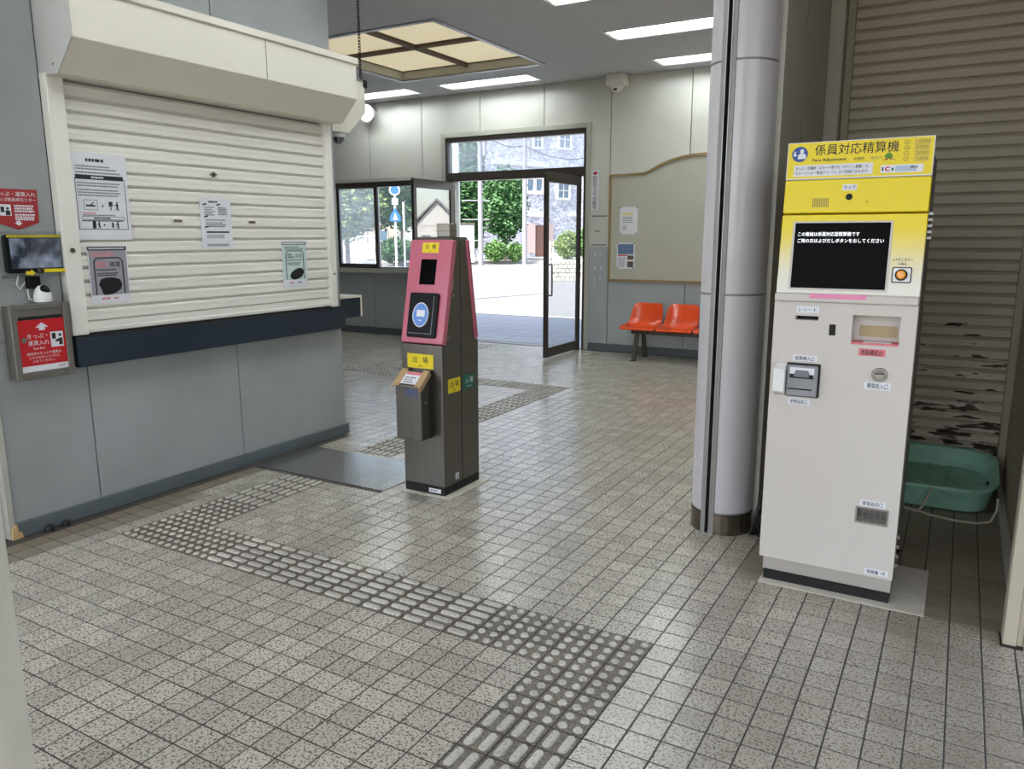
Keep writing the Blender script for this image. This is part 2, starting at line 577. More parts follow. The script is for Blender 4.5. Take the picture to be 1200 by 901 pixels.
cells = []
fwd = Vector((-math.sin(YAW), math.cos(YAW), 0)); rgt = Vector((math.cos(YAW), math.sin(YAW), 0))
for i in range(-85, 16):
    for j in range(-22, 64):
        u, v = i + .5, j + .5
        if not inside(u, v) or (i, j) in tact: continue
        if -28.9 < u < -19 and 8.3 < v < 13.4: continue      # under the steel plate
        d = Vector((u, v, 0)) - Vector((CAM.x, CAM.y, 0))
        z, x = d.dot(fwd), d.dot(rgt)
        vis = z > 15.2 and abs(x) < z * .70
        if 10.2 < 0: vis = False
        cells.append((0 if vis else 1, d.length, i, j))
cells.sort()
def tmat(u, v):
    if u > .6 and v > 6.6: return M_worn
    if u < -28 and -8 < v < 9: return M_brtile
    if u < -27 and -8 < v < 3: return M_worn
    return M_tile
protos = {}
def proto(key, mb, mats):
    if key not in protos:
        protos[key] = mesh_from(mb, key, Vector((0, 0, 0)), True, False, mats)
    return protos[key]
rest = {}
cnt = 0
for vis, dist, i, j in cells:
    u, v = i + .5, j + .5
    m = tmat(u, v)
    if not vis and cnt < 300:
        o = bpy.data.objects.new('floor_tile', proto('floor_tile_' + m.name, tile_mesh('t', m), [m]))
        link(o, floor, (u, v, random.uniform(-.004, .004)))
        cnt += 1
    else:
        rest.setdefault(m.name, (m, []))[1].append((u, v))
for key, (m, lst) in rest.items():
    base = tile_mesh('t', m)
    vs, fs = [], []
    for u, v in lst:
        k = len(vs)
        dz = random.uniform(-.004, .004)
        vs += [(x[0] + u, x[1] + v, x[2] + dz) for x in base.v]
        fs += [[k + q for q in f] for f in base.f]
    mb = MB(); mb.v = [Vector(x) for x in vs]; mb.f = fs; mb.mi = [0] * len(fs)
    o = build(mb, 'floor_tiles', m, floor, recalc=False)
    o['kind'] = 'stuff'
for (i, j), kind in tact.items():
    nm = 'tactile_dot_tile' if kind == 'dot' else 'tactile_bar_tile'
    o = bpy.data.objects.new(nm, proto(kind, bump_tile(kind), [M_tacb, M_tact]))
    link(o, floor, (i + .5, j + .5, 0))

# ---- ceiling with holes for the lamps and the skylight
SKY = (-52.0, -33.3, 34.2, 54.0)
LAMPS = [(-22.2, -10.2, v - 1.6, v + 1.6) for v in (21, 34, 47, 60)] + [(-50, -37.4, 58.4, 61.6), (-67.4, -55.0, 58.4, 61.6), (-22.2, -10.2, 6.4, 9.6), (-22.2, -10.2, -6.6, -3.4)]  # first and last two are unseen, added to light the hall
mb = MB()
for a0, a1, b0, b1 in rects_minus(-86, 11.6, -14, 65.2, [SKY] + LAMPS):
    mb.box(a0, a1, b0, b1, CZ, CZ + .5)
tag(build(mb, 'ceiling', M_ceil), kind='structure')
tag(build(MB().box(-88, 14, -54, 66.5, 37, 38.2).box(14, 48, -54, 6, 37, 38.2), 'roof', M_concr), kind='structure')  # unseen right extension added to cut steep skylight; rear length set to block sun

# ---- far wall: backing, painted panels, baseboard
DOOR = (-53.2, -32.5, -1, 26.9)
WIN = (-72.9, -59.0, 9.5, 21.7)
mb = MB()
for a0, a1, b0, b1 in rects_minus(-86, 11.6, -.5, CZ, [DOOR, WIN]):
    mb.box(a0, a1, b0, b1, -1.0, -.18, FB)
wall_back = tag(build(mb, 'wall_back', M_joint), kind='structure')
seams = [-86, -75.5, -66.2, -57.0, -47.7, -38.3, -29.4, -19.7, -10.2, 0.2]
for i in range(len(seams) - 1):
    for z0, z1, mt in ((.05, 12.72, M_greyp), (12.76, CZ - .03, M_cream)):
        mb = MB()
        for a0, a1, b0, b1 in rects_minus(seams[i] + .05, seams[i + 1] - .05, z0, z1, [DOOR, WIN]):
            mb.box(a0, a1, b0, b1, -.18, 0, FB)
        if mb.v:
            build(mb, 'panel', mt, wall_back)
mb = MB()
for a0, a1 in ((-86, -53.9), (-31.9, .1)):
    mb.box(a0, a1, 0, .95, .0, .18, FB)
tag(build(mb, 'baseboard_back', M_base, bevel=.04), kind='structure')
# white paint left where notices were torn off
mb = MB()
for a, b, w, h in ((-31.2, 12.0, .12, .35), (-30.5, 12.1, .1, .25), (-31.2, 10.6, .14, .7), (-30.4, 10.4, .1, .5), (-31.2, 9.1, .1, .5), (-30.5, 9.2, .12, .4), (-31.25, 8.4, .1, .3)):
    mb.poly([(a, b), (a + w, b - h * .3), (a + w * .7, b - h), (a - w * .2, b - h * .7)], .0, .012, FB)
build(mb, 'paint_scar', M_paper, wall_back)
for b in (16.4, 14.6, 12.95):
    build(MB().box(-31.7 + (.5 if b == 14.6 else 0), -29.7 - (.9 if b == 14.6 else 0), b, b + .16, .0, .012, FB), 'tape_residue', M_inkg, wall_back)

# ---- far left and right boundaries of the hall
tag(build(MB().box(-87, -86, 16, 65.2, -.5, CZ + 1), 'wall_far_left', M_cream), kind='structure')
tag(build(MB().box(-86, LW - .2, 16.4, 17.3, -.5, CZ), 'wall_office_end', M_office), kind='structure')

# ---- office wall on the left
wall_left = tag(build(MB().box(-5.8, 17.3, -.5, CZ, -1.5, -.2, FL), 'wall_left', M_joint), kind='structure')
for a0, a1, b0, b1 in ((-5.8, -1.45, .05, 9.35), (-1.45, 8.0, .05, 9.35), (8.0, 17.3, .05, 9.35), (-5.8, -2.3, 9.38, CZ), (-2.3, 7.75, 21.4, CZ), (7.75, 17.3, 21.4, CZ), (16.55, 17.3, 9.38, 21.37)):
    build(MB().box(a0 + .03, a1 - (.03 if a1 < 17 else 0), b0, b1, -.2, 0, FL), 'panel', M_office, wall_left)
mb = MB().box(-5.8, 17.5, 0, .75, 0, .2, FL).box(LW - 6, LW, 17.3, 17.5, 0, .75)
tag(build(mb, 'baseboard_left', M_base, bevel=.04), kind='structure')
tag(build(MB().box(-6.1, -5.8, 0, CZ, -.4, .08, FL), 'trim_1', M_frame, bevel=.03), kind='structure')
tag(build(MB().box(-7.6, -6.1, 0, CZ, -1.2, -.35, FL), 'trim_2', M_alu), kind='structure')
tag(build(MB().poly([(-6.05, 0), (-5.55, 0), (-5.62, .35), (-5.72, .25), (-5.8, .7), (-6.0, .5)], .08, .22, FL), 'trim_3', M_peel), kind='structure')

# ---- alcove on the right
wall_alcove = tag(build(MB().box(-.2, .45, 13.4, 64.5, -.5, CZ), 'wall_alcove', M_concr), kind='structure')
build(MB().box(.2, .62, 12.9, 13.4, 0, CZ), 'edge_strip', M_frame, wall_alcove, bevel=.04)
build(MB().box(.45, .5, 18.3, 18.36, 0, CZ), 'joint_strip', M_chan, wall_alcove)
mb = MB().box(.45, 1.25, 25.1, 26.3, 0, CZ)
tag(build(mb, 'trim_4', M_concr, bevel=.06), kind='structure')
tag(build(MB().box(.45, 11.6, 26.8, 27.6, -.5, CZ), 'wall_behind_shutter', M_joint), kind='structure')
tag(build(MB().box(11.25, 12.2, 6.0, 27.6, -.5, CZ), 'wall_right', pm('alcove_tan_wall', 'a89a86', .6, col2='96886f', scale=3)), kind='structure')
tag(build(MB().box(11.25, 12.2, -60, -14.0, -.5, 37), 'light_block_right', M_concr), kind='structure')  # unseen wall behind the camera, added to limit light from the right
tag(build(MB().box(10.95, 11.25, 7.0, 26.0, 0, .5), 'baseboard_right', M_frame, bevel=.04), kind='structure')
post = thing('door_post', 'pale ribbed metal post standing at the right edge of the alcove', 'post', (11.0, 6.4, 0))
build(MB().box(10.62, 11.05, 6.0, 6.9, 0, CZ - 1), 'post_shaft', M_tan, post, bevel=.05)
build(MB().box(11.05, 11.25, 6.1, 6.8, 0, CZ - 1), 'rib', M_tan, post, bevel=.03)
build(MB().box(10.56, 11.25, 5.9, 6.95, 0, .06), 'foot_plate', M_rub, post)
# cream round post close to the camera on the left
post2 = thing('round_post', 'cream round post standing nearest the camera at the left edge', 'post', (-10.45, -16.5, 0))
build(MB().cyl((-10.45, -16.5, 0), (-10.45, -16.5, CZ - .05), .98, k=40), 'post_shaft', M_hood, post2, smooth=True)
build(MB().cyl((-10.45, -16.5, 0), (-10.45, -16.5, .8), 1.03, k=40), 'base_band', M_brownst, post2, smooth=True)

# ---- door in the far wall
door = thing('door_1', None, None, (-42.8, BW, 0)); del_keys = None
door['kind'] = 'structure'
mb = MB()
for a0, a1, b0, b1 in rects_minus(-53.8, -31.9, 0, 27.5, [(-53.2, -32.5, -1, 26.9)]):
    mb.box(a0, a1, b0, b1, -1.1, .18, FB)
build(mb, 'outer_trim', M_frame, door, bevel=.04)
mb = MB().box(-53.2, -32.5, 26.3, 26.9, -.9, .05, FB).box(-53.2, -52.85, 0, 26.3, -.9, .05, FB).box(-32.85, -32.5, 0, 26.3, -.9, .05, FB)
build(mb, 'door_frame', M_bronze, door, bevel=.03)
build(MB().box(-52.85, -32.85, 21.3, 22.4, -.9, .1, FB), 'transom_bar', M_bronze, door, bevel=.04)
build(MB().box(-52.85, -32.85, 22.4, 26.3, -.45, -.40, FB), 'pane', M_glassd, door)
build(MB().box(-53.2, -32.5, -.04, .03, -.9, .1, FB), 'threshold', M_steel, door)
def leaf(u, v0, v1, glass):
    fr = Frame((u, v0, 0), (0, 1, 0), (0, 0, 1), (1, 0, 0))
    L = v1 - v0
    mb = MB()
    for a0, a1, b0, b1 in rects_minus(0, L, .12, 21.2, [(.62, L - .62, 1.25, 20.1)]):
        mb.box(a0, a1, b0, b1, -.2, .2, fr)
    lf = build(mb, 'door_leaf', M_bronze, door, bevel=.03)
    build(MB().box(.55, L - .55, 1.2, 20.15, -.04, .04, fr), 'pane', glass, lf)
    for s in (1,):
        n = s * .75
        build(MB().tube([fr.p(.35, 7.4, s * .2), fr.p(.35, 7.4, n), fr.p(.35, 7.7, n), fr.p(.35, 10.6, n), fr.p(.35, 10.9, n), fr.p(.35, 10.9, s * .2)], .1, 8), 'handle', M_steel, lf, smooth=True)
    build(MB().box(L - .5, L, .0, .12, -.22, .22, fr).box(L - .5, L, 21.2, 21.3, -.22, .22, fr), 'pivot', M_black, lf)
leaf(-33.15, 55.0, 64.2, M_glass)
leaf(-52.0, 55.4, 64.2, M_reflg)
build(MB().box(-52.85, -51.75, .0, 21.3, -.9, .05, FB), 'side_jamb', M_frame, door, bevel=.03)

# ---- window in the far wall
win = thing('window_1', None, None, (-66, BW, 9.5))
win['kind'] = 'structure'
mb = MB()
for a0, a1, b0, b1 in rects_minus(-73.4, -58.5, 9.0, 22.2, [WIN]):
    mb.box(a0, a1, b0, b1, -.9, .16, FB)
build(mb, 'outer_trim', M_frame, win, bevel=.04)
build(MB().box(-73.6, -58.3, 8.85, 9.15, -.2, .4, FB), 'window_sill', M_frame, win, bevel=.04)
mb = MB()
for a0, a1, b0, b1 in rects_minus(-72.9, -65.4, 9.5, 21.7, [(-72.6, -65.95, 10.15, 20.9)]):
    mb.box(a0, a1, b0, b1, -.45, -.2, FB)
w1 = build(mb, 'sash', M_bronze, win, bevel=.03)
build(MB().box(-72.65, -65.9, 10.1, 20.95, -.34, -.31, FB), 'pane', M_glassd, w1)
mb = MB()
for a0, a1, b0, b1 in rects_minus(-65.9, -59.0, 9.5, 21.7, [(-65.4, -59.35, 9.75, 21.0)]):
    mb.box(a0, a1, b0, b1, -.75, -.5, FB)
w2 = build(mb, 'sash', M_alu, win, bevel=.03)
build(MB().box(-65.45, -59.3, 9.7, 21.05, -.64, -.61, FB), 'pane', M_glass, w2)
build(MB().box(-72.9, -59.0, 21.0, 21.7, -.2, .02, FB), 'head_rail', M_bronze, win)

# ---- ceiling lamps
def lamp(r, label, grp):
    a0, a1, b0, b1 = r
    t = thing('ceiling_light', label, 'ceiling light', ((a0 + a1) / 2, (b0 + b1) / 2, CZ), grp)
    mb = MB().box(a0, a1, b0, b1, CZ + 1.0, CZ + 1.1)
    mb.box(a0 - .02, a0 + .12, b0, b1, CZ, CZ + 1.0).box(a1 - .12, a1 + .02, b0, b1, CZ, CZ + 1.0)
    mb.poly([(b0, CZ), (b0 + .1, CZ), (b0 + .9, CZ + 1.0), (b0, CZ + 1.0)], a0, a1, Frame((0, 0, 0), (0, 1, 0), (0, 0, 1), (1, 0, 0)))
    mb.poly([(b1, CZ), (b1 - .1, CZ), (b1 - .9, CZ + 1.0), (b1, CZ + 1.0)], a0, a1, Frame((0, 0, 0), (0, 1, 0), (0, 0, 1), (1, 0, 0)))
    build(mb, 'reflector', M_lampw, t)
    mb = MB()
    for q in rects_minus(a0 - .15, a1 + .15, b0 - .15, b1 + .15, [(a0, a1, b0, b1)]):
        mb.box(*q, CZ - .06, CZ)
    build(mb, 'rim', M_lampw, t)
    yc = (b0 + b1) / 2
    for dy in (-.42, .42):
        build(MB().cyl((a0 + .35, yc + dy, CZ + .55), (a1 - .35, yc + dy, CZ + .55), .17, k=10), 'tube', M_tube, t, smooth=True)
        for x in (a0 + .12, a1 - .35):
            build(MB().box(x, x + .23, yc + dy - .22, yc + dy + .22, CZ + .3, CZ + 1.0), 'socket', M_white, t)
for r, lb in zip(LAMPS, ('added recessed ceiling light, unseen above the frame between skylight and column', 'recessed ceiling light whose corner shows at the top edge of the photo', 'long recessed ceiling light, nearer of the two beside the round column', 'recessed ceiling light nearest the far wall, beside the round column', 'recessed ceiling light between the skylight and the door', 'recessed ceiling light behind the shutter hood, left of the skylight', 'added recessed ceiling light above the ticket gate post, unseen', 'added recessed ceiling light nearest the camera, unseen')):
    lamp(r, lb, 'recessed ceiling lights')

# ---- skylight
sk = thing('skylight', 'square recessed skylight with four cream panes in brown dividers', 'skylight', (-42.6, 44, CZ))
a0, a1, b0, b1 = SKY
mb = MB().box(a0, a1, b0, b0 + .25, CZ, CZ + 2.6).box(a0, a1, b1 - .25, b1, CZ, CZ + 2.6).box(a0, a0 + .25, b0 + .25, b1 - .25, CZ, CZ + 2.6).box(a1 - .25, a1, b0 + .25, b1 - .25, CZ, CZ + 2.6)
build(mb, 'well', M_frame, sk)
mb = MB()
for q in rects_minus(a0 - .45, a1 + .45, b0 - .45, b1 + .45, [(a0 + .1, a1 - .1, b0 + .1, b1 - .1)]):
    mb.box(*q, CZ - .12, CZ)
build(mb, 'rim', M_alu, sk, bevel=.03)
um, vm = (a0 + a1) / 2, (b0 + b1) / 2
mb = MB().box(um - .2, um + .2, b0 + .25, b1 - .25, CZ + .55, CZ + 1.1)
build(mb, 'divider', M_skyf, sk)
build(MB().box(a0 + .25, a1 - .25, vm - .2, vm + .2, CZ + .55, CZ + 1.1), 'divider', M_skyf, sk)
for x0, x1 in ((a0 + .25, um - .2), (um + .2, a1 - .25)):
    for y0, y1 in ((b0 + .25, vm - .2), (vm + .2, b1 - .25)):
        build(MB().box(x0, x1, y0, y1, CZ + .95, CZ + 1.05), 'pane', M_skyl, sk)
        mb = MB()
        for q in rects_minus(x0, x1, y0, y1, [(x0 + .12, x1 - .12, y0 + .12, y1 - .12)]):
            mb.box(*q, CZ + .87, CZ + .95)
        build(mb, 'pane_frame', M_skyf, sk)

# ================================================================== OFFICE SHUTTER, LEFT
FN = Frame((LW, 0, 0), (1, 0, 0), (0, 0, 1), (0, 1, 0))       # profile frame: a = out of wall, b = up, n = along
sh = thing('roller_shutter', 'closed cream roller shutter with boxed hood on the grey office wall', 'shutter', (LW, 7.2, 9.3))
P = .672
z = 9.98
prof = [(0, 0), (.2, 0), (.3, .07), (.3, .29), (.285, .31), (.3, .33), (.3, .5), (.2, .575), (.08, .585), (.08, P), (0, P)]
sl0 = None
while z < 21.2:
    sl0 = build(MB().poly([(a, b + z) for a, b in prof], -1.5, 16.0, FN), 'slat', M_slat, sh)
    z += P
build(MB().poly([(0, 9.4), (.34, 9.4), (.38, 9.45), (.38, 9.6), (.3, 9.64), (.3, 9.96), (0, 9.98)], -1.5, 16.0, FN), 'bottom_bar', M_slat, sh)
build(MB().box(-1.45, 15.9, 9.3, 9.41, 0, .42, FL), 'seal', M_blackm, sh)
for a0, a1 in ((-2.3, -1.47), (15.97, 16.53)):
    r = build(MB().box(a0, a1, 9.35, 21.6, 0, .55, FL), 'guide_rail', M_slat, sh, bevel=.04)
build(MB().disc(-1.9, 13.5, .12, .12, .55, .6, FL), 'bolt', M_brownst, sh)
build(MB().disc(16.25, 11.6, .06, .06, .55, .58, FL), 'bolt', M_brownst, sh)
hp = [(0, 21.5), (1.5, 21.5), (2.8, 22.9), (2.8, 25.15), (0, 25.3)]
hood = build(MB().poly(hp, -2.2, 16.7, FN), 'hood', M_hood, sh, bevel=.03)
build(MB().poly([(0, 25.15), (2.88, 25.0), (2.95, 25.05), (2.95, 25.4), (0, 25.5)], -2.25, 16.75, FN), 'hood_lip', M_hood, hood, bevel=.02)
build(MB().poly([(0, 21.48), (1.5, 21.48), (2.81, 22.89), (2.81, 25.1), (0, 25.25)], -2.26, -2.2, FN), 'hood_end_plate', M_hoodend, hood)
build(MB().box(2.8, 2.812, 22.9, 25.0, 9.05, 9.1, FN), 'hood_seam', M_chan, hood)
build(MB().poly([(.02, 22.5), (1.0, 21.47), (1.08, 21.47), (.1, 22.5)], 0, .0, FN) if False else MB().disc(1.2, 21.9, .05, .05, -2.27, -2.25, FN), 'rivet', M_brownst, hood)
# lock and finger pulls
lk = build(MB().poly([(6.62, 17.63), (6.9, 17.45), (7.18, 17.63), (6.9, 17.81)], .3, .38, FL), 'lock', M_steel, sh, bevel=.02)
build(MB().disc(6.9, 17.63, .08, .08, .38, .41, FL), 'keyhole', M_blackm, lk)
for a in (4.3, 9.5):
    mb = MB()
    for q in rects_minus(a - .36, a + .36, 14.86, 15.12, [(a - .27, a + .27, 14.92, 15.06)]):
        mb.box(*q, .3, .36, FL)
    fp = build(mb, 'finger_pull', M_hood, sh)
    build(MB().box(a - .27, a + .27, 14.92, 15.06, .3, .31, FL), 'pull_recess', M_skyf, fp)

ct = thing('counter_ledge', 'dark navy counter ledge running under the office shutter', 'counter', (LW, 7.3, 7.8))
build(MB().box(-2.3, 16.95, 7.8, 9.25, 0, .75, FL), 'fascia', M_navy, ct, bevel=.03)
build(MB().box(-2.3, 16.95, 9.25, 9.3, 0, .75, FL), 'top', M_blackm, ct)

# ---- second hood and ledge on the office end wall
FE = Frame((0, 17.3, 0), (0, 1, 0), (0, 0, 1), (1, 0, 0))     # a = out of end wall, n = along +u
h2 = thing('shutter_hood', 'cream shutter hood seen end-on past the office corner', 'shutter hood', (-37, 17.3, 21.2))
build(MB().poly([(0, 21.2), (1.9, 21.25), (3.7, 22.8), (3.7, 24.9), (0, 25.0)], -45, -30.0, FE), 'hood', M_hood, h2, bevel=.03)
build(MB().poly([(0, 24.95), (3.75, 24.88), (3.8, 25.0), (0, 25.1)], -45, -29.95, FE), 'hood_lip', M_chan, h2)
build(MB().box(3.55, 3.95, 24.55, 25.05, -30.3, -29.95, FE), 'bracket', M_black, h2)
c2 = thing('counter_ledge', 'short navy counter ledge with cream top past the office corner', 'counter', (-37, 17.3, 8.3))
build(MB().box(0, 2.35, 8.35, 9.75, -45, -30.0, FE), 'fascia', M_navy, c2)
build(MB().box(0, 2.5, 9.75, 9.9, -45, -29.95, FE).box(2.35, 2.5, 8.35, 9.75, -45, -29.95, FE), 'top', M_hood, c2)
dc = thing('dome_camera', 'small chrome dome camera hanging under the shutter hood at the corner', 'security camera', (-30.6, 18.7, 21.2))
build(MB().cyl((-30.6, 18.7, 21.2), (-30.6, 18.7, 20.95), .5, .5, k=20), 'mount', M_white, dc, smooth=True)
build(MB().lathe((-30.6, 18.7, 20.95), [(.42, 0), (.4, -.18), (.3, -.34), (.16, -.43), (0, -.46)], 20), 'dome', M_chrome, dc, smooth=True)
ch = thing('hanging_chain', 'thin black chain hanging from the ceiling by the shutter hood', 'chain', (-30.5, 21.2, CZ))
zz = CZ; k = 0
lnk = None
while zz > 25.1:
    o = bpy.data.objects.new('link', None) if False else None
    ax = (1, 0) if k % 2 == 0 else (0, 1)
    if k < 2:
        mb = MB()
        pts = []
        for q in range(10):
            t = 2 * math.pi * q / 10
            pts.append((-30.5 + ax[0] * .095 * math.cos(t), 21.2 + ax[1] * .095 * math.cos(t), zz - .11 + .13 * math.sin(t)))
        mb.tube(pts, .028, 5, closed=True)
        oo = build(mb, 'chain_link', M_chain, ch, smooth=True)
        lnk = (lnk or []) + [oo]
    else:
        src = lnk[k % 2]
        oo = src.copy(); COL.objects.link(oo); oo.parent = ch
        oo.location = src.location + Vector((0, 0, -(k - k % 2) * .2)) * S
    zz -= .2; k += 1

# ---- notices on the shutter
def sheet(name, label, cat, fr, a0, a1, b0, b1, n, mat=None, tilt=0.0, grp=None):
    t = thing(name, label, cat, fr.p((a0 + a1) / 2, b0, n), grp)
    s = build(MB().box(a0, a1, b0, b1, n, n + .02, fr), 'sheet', mat or M_paper, t)
    return t
def person_icon(mb, fr, a, b, h, n):
    mb.disc(a, b + h * .88, h * .1, h * .1, n, n + .006, fr, 10)
    mb.poly([(a - h * .12, b + h * .75), (a + h * .12, b + h * .75), (a + h * .1, b + h * .4), (a + h * .18, b), (a + h * .06, b), (a, b + h * .33), (a - h * .1, b), (a - h * .2, b), (a - h * .1, b + h * .4)], n, n + .006, fr)
    mb.poly([(a - h * .1, b + h * .72), (a - h * .35, b + h * .5), (a - h * .33, b + h * .44), (a - h * .08, b + h * .6)], n, n + .006, fr)
NP = .312
# large notice
t = sheet('notice', 'largest white notice with pictogram steps at the shutter\'s left side', 'notice', FL, -1.52, 1.48, 14.0, 18.2, NP, grp='papers stuck on the office shutter')
n = NP + .02
fine_print(FL, -.65, .65, [17.85], .17, M_ink, t, n)
fine_print(FL, -1.2, 1.2, [17.55, 17.42], .08, M_inkg, t, n)
fine_print(FL, -1.2, 1.3, [17.25], .09, M_inkg, t, n, fill=.95)
build(MB().box(-1.25, 1.25, 16.92, 17.14, n, n + .005, FL), 'heading_band', M_ink, t)
fine_print(FL, -.45, .45, [17.03], .1, M_paper, t, n + .006)
fine_print(FL, -1.2, 1.2, [16.75, 16.62, 16.42, 16.29, 16.16], .08, M_inkg, t, n, fill=.9)
mb = MB()
for q in rects_minus(-1.3, 1.32, 14.5, 17.0, [(-1.27, 1.29, 14.53, 16.97)]): mb.box(*q, n, n + .005, FL)
for q in rects_minus(-.95, -.25, 15.45, 15.95, [(-.93, -.27, 15.47, 15.93)]): mb.box(*q, n, n + .005, FL)
for q in rects_minus(-1.1, 1.15, 14.98, 15.14, [(-1.08, 1.13, 15.0, 15.12)]): mb.box(*q, n, n + .005, FL)
mb.poly([(-.85, 15.62), (-.35, 15.62), (-.35, 15.68), (-.55, 15.72), (-.4, 15.82), (-.45, 15.84), (-.65, 15.7), (-.85, 15.72)], n, n + .006, FL)
for b, s in ((15.65, .06), (14.72, .06)):
    mb.poly([(-.02, b - s), (.1, b), (-.02, b + s)], n, n + .006, FL)
mb.box(.35, .55, 15.65, 15.88, n, n + .006, FL).box(.43, .47, 15.45, 15.65, n, n + .006, FL)
person_icon(mb, FL, .8, 15.45, .45, n)
mb.box(-.6, -.42, 14.55, 14.92, n, n + .006, FL); person_icon(mb, FL, -.25, 14.55, .38, n)
mb.box(.42, .52, 14.6, 14.85, n, n + .006, FL); person_icon(mb, FL, .75, 14.55, .38, n)
build(mb, 'pictogram', M_ink, t)
fine_print(FL, -1.05, -.1, [15.3], .08, M_pinkt, t, n)
fine_print(FL, -1.05, 1.2, [15.2], .07, M_inkg, t, n)
fine_print(FL, -.5, .6, [15.06], .08, M_ink, t, n)
fine_print(FL, -1.1, 1.2, [14.93], .07, M_ink, t, n)
# alighting notice
def alight(t, a0, b0, faded):
    gm = M_pgreen if faded else M_pgrey
    build(MB().box(a0 + .06, a0 + 2.07, b0 + .42, b0 + 2.65, n, n + .005, FL), 'grey_field', gm, t)
    build(MB().box(a0 + .02, a0 + 2.1, b0 + 2.65, b0 + 2.84, n, n + .005, FL), 'heading_band', M_inkg if faded else M_ink, t)
    fine_print(FL, a0 + .1, a0 + 2.0, [b0 + 2.745], .09, M_paper, t, n + .006, fill=.95)
    fine_print(FL, a0 + .2, a0 + 1.9, [b0 + 2.5, b0 + 2.38], .09, M_pinkt if not faded else M_inkg, t, n + .006)
    ink = M_inkg if faded else M_ink
    mb = MB()
    pts = rrpts(a0 + .3, a0 + 1.83, b0 + .45, b0 + 2.28, .25, 4)
    path = [FL.p(x, y, n + .006) for x, y in pts]
    mb.tube([FL.p(a0 + .3, b0 + .45, n + .008), FL.p(a0 + .3, b0 + 2.03, n + .008)] + [FL.p(a0 + .3 + .25 - .25 * math.cos(q), b0 + 2.03 + .25 * math.sin(q), n + .008) for q in (.4, .8, 1.2, 1.57)] + [FL.p(a0 + 1.58 + .25 * math.sin(q), b0 + 2.03 + .25 * math.cos(q), n + .008) for q in (0, .4, .8, 1.2)] + [FL.p(a0 + 1.83, b0 + 2.03, n + .008), FL.p(a0 + 1.83, b0 + .45, n + .008)], .03, 5)
    build(mb, 'outline', ink, t)
    text('降車', FL, a0 + 1.42, b0 + 1.95, .3, ink, t, n + .008, bold=.02)
    fine_print(FL, a0 + .42, a0 + 1.1, [b0 + 2.03, b0 + 1.87], .13, M_pinkt if not faded else M_inkg, t, n + .006)
    fine_print(FL, a0 + .4, a0 + 1.75, [b0 + 1.68, b0 + 1.5, b0 + 1.4], .07, ink, t, n + .006)
    mb = MB()
    c = (a0 + 1.08, b0 + .83) if not faded else (a0 + 1.2, b0 + .8)
    blob = [(-.62, .12), (-.5, .38), (-.2, .46), (.2, .45), (.52, .35), (.63, .1), (.55, -.15), (.25, -.32), (0, -.4), (-.35, -.42), (-.47, -.3), (-.5, -.1)] if not faded else [(-.6, -.1), (-.45, .12), (-.1, .3), (.3, .38), (.55, .28), (.62, .05), (.45, -.18), (.15, -.32), (-.25, -.38), (-.52, -.3)]
    mb.poly([(c[0] + x, c[1] + y) for x, y in blob], n + .006, n + .014, FL)
    build(mb, 'black_patch', M_blackm, t)
    fine_print(FL, a0 + .55, a0 + 1.05, [b0 + .24], .13, M_pinkt, t, n + .006)
    fine_print(FL, a0 + 1.2, a0 + 1.65, [b0 + .24], .1, M_pinkt if not faded else M_inkg, t, n + .006)
t = sheet('notice', 'grey alighting notice with black blotch and dark heading under the largest notice', 'notice', FL, -1.05, 1.08, 10.82, 13.7, NP, grp='papers stuck on the office shutter')
alight(t, -1.05, 10.82, False)
t = sheet('notice', 'faded greenish notice with black blotch at the shutter\'s right end', 'notice', FL, 11.78, 13.92, 10.88, 13.85, NP, grp='papers stuck on the office shutter')
alight(t, 11.78, 10.95, True)
t = sheet('notice', 'white text notice with black bars in the middle of the shutter', 'notice', FL, 5.8, 7.97, 13.5, 16.3, NP, grp='papers stuck on the office shutter')
fine_print(FL, 6.4, 7.4, [16.1], .12, M_ink, t, n)
for a, b in ((6.0, 15.88), (6.95, 15.88), (6.05, 15.2), (6.05, 14.62)):
    build(MB().poly([(a, b), (a + .28, b + .06), (a + .28, b + .14), (a, b + .08)], n, n + .006, FL), 'heading_tag', M_ink, t)
build(MB().box(6.15, 7.75, 14.35, 14.44, n, n + .006, FL), 'heading_bar', M_ink, t)
fine_print(FL, 6.1, 6.85, [15.78, 15.66, 15.55, 15.45, 15.36], .07, M_inkg, t, n)
fine_print(FL, 7.05, 7.75, [15.78, 15.69, 15.6, 15.5, 15.4], .07, M_inkg, t, n)
fine_print(FL, 6.15, 7.7, [15.08, 14.92, 14.82, 14.72], .07, M_inkg, t, n)
fine_print(FL, 6.15, 7.75, [14.2, 14.1, 13.7, 13.62], .06, M_inkg, t, n)

# ---- red sign, monitor, webcam, fare box at the left end of the office wall
t = thing('arrow_sign', 'dark red pointed sign with white lettering above the wall monitor', 'sign', (LW, -4.0, 14.5))
build(MB().poly([(-4.95, 14.8), (-4.0, 14.48), (-3.05, 14.8), (-3.0, 16.3), (-5.0, 16.3)], 0, .05, FL), 'sign_board', M_redd, t)
text('きっぷ・運賃入れ', FL, -4.0, 16.08, .23, M_paper, t, .05, bold=.015)
text('きっぷ投函用モニター', FL, -4.0, 15.83, .185, M_paper, t, .05, bold=.012)
fine_print(FL, -4.1, -3.15, [15.55, 15.43, 15.31], .1, M_paper, t, .05, fill=.9)
fine_print(FL, -4.1, -3.15, [15.15, 15.04, 14.94], .09, M_paper, t, .05, fill=.9)
ib = build(MB().box(-4.75, -4.25, 15.1, 15.6, .05, .056, FL), 'icon_field', M_paper, t)
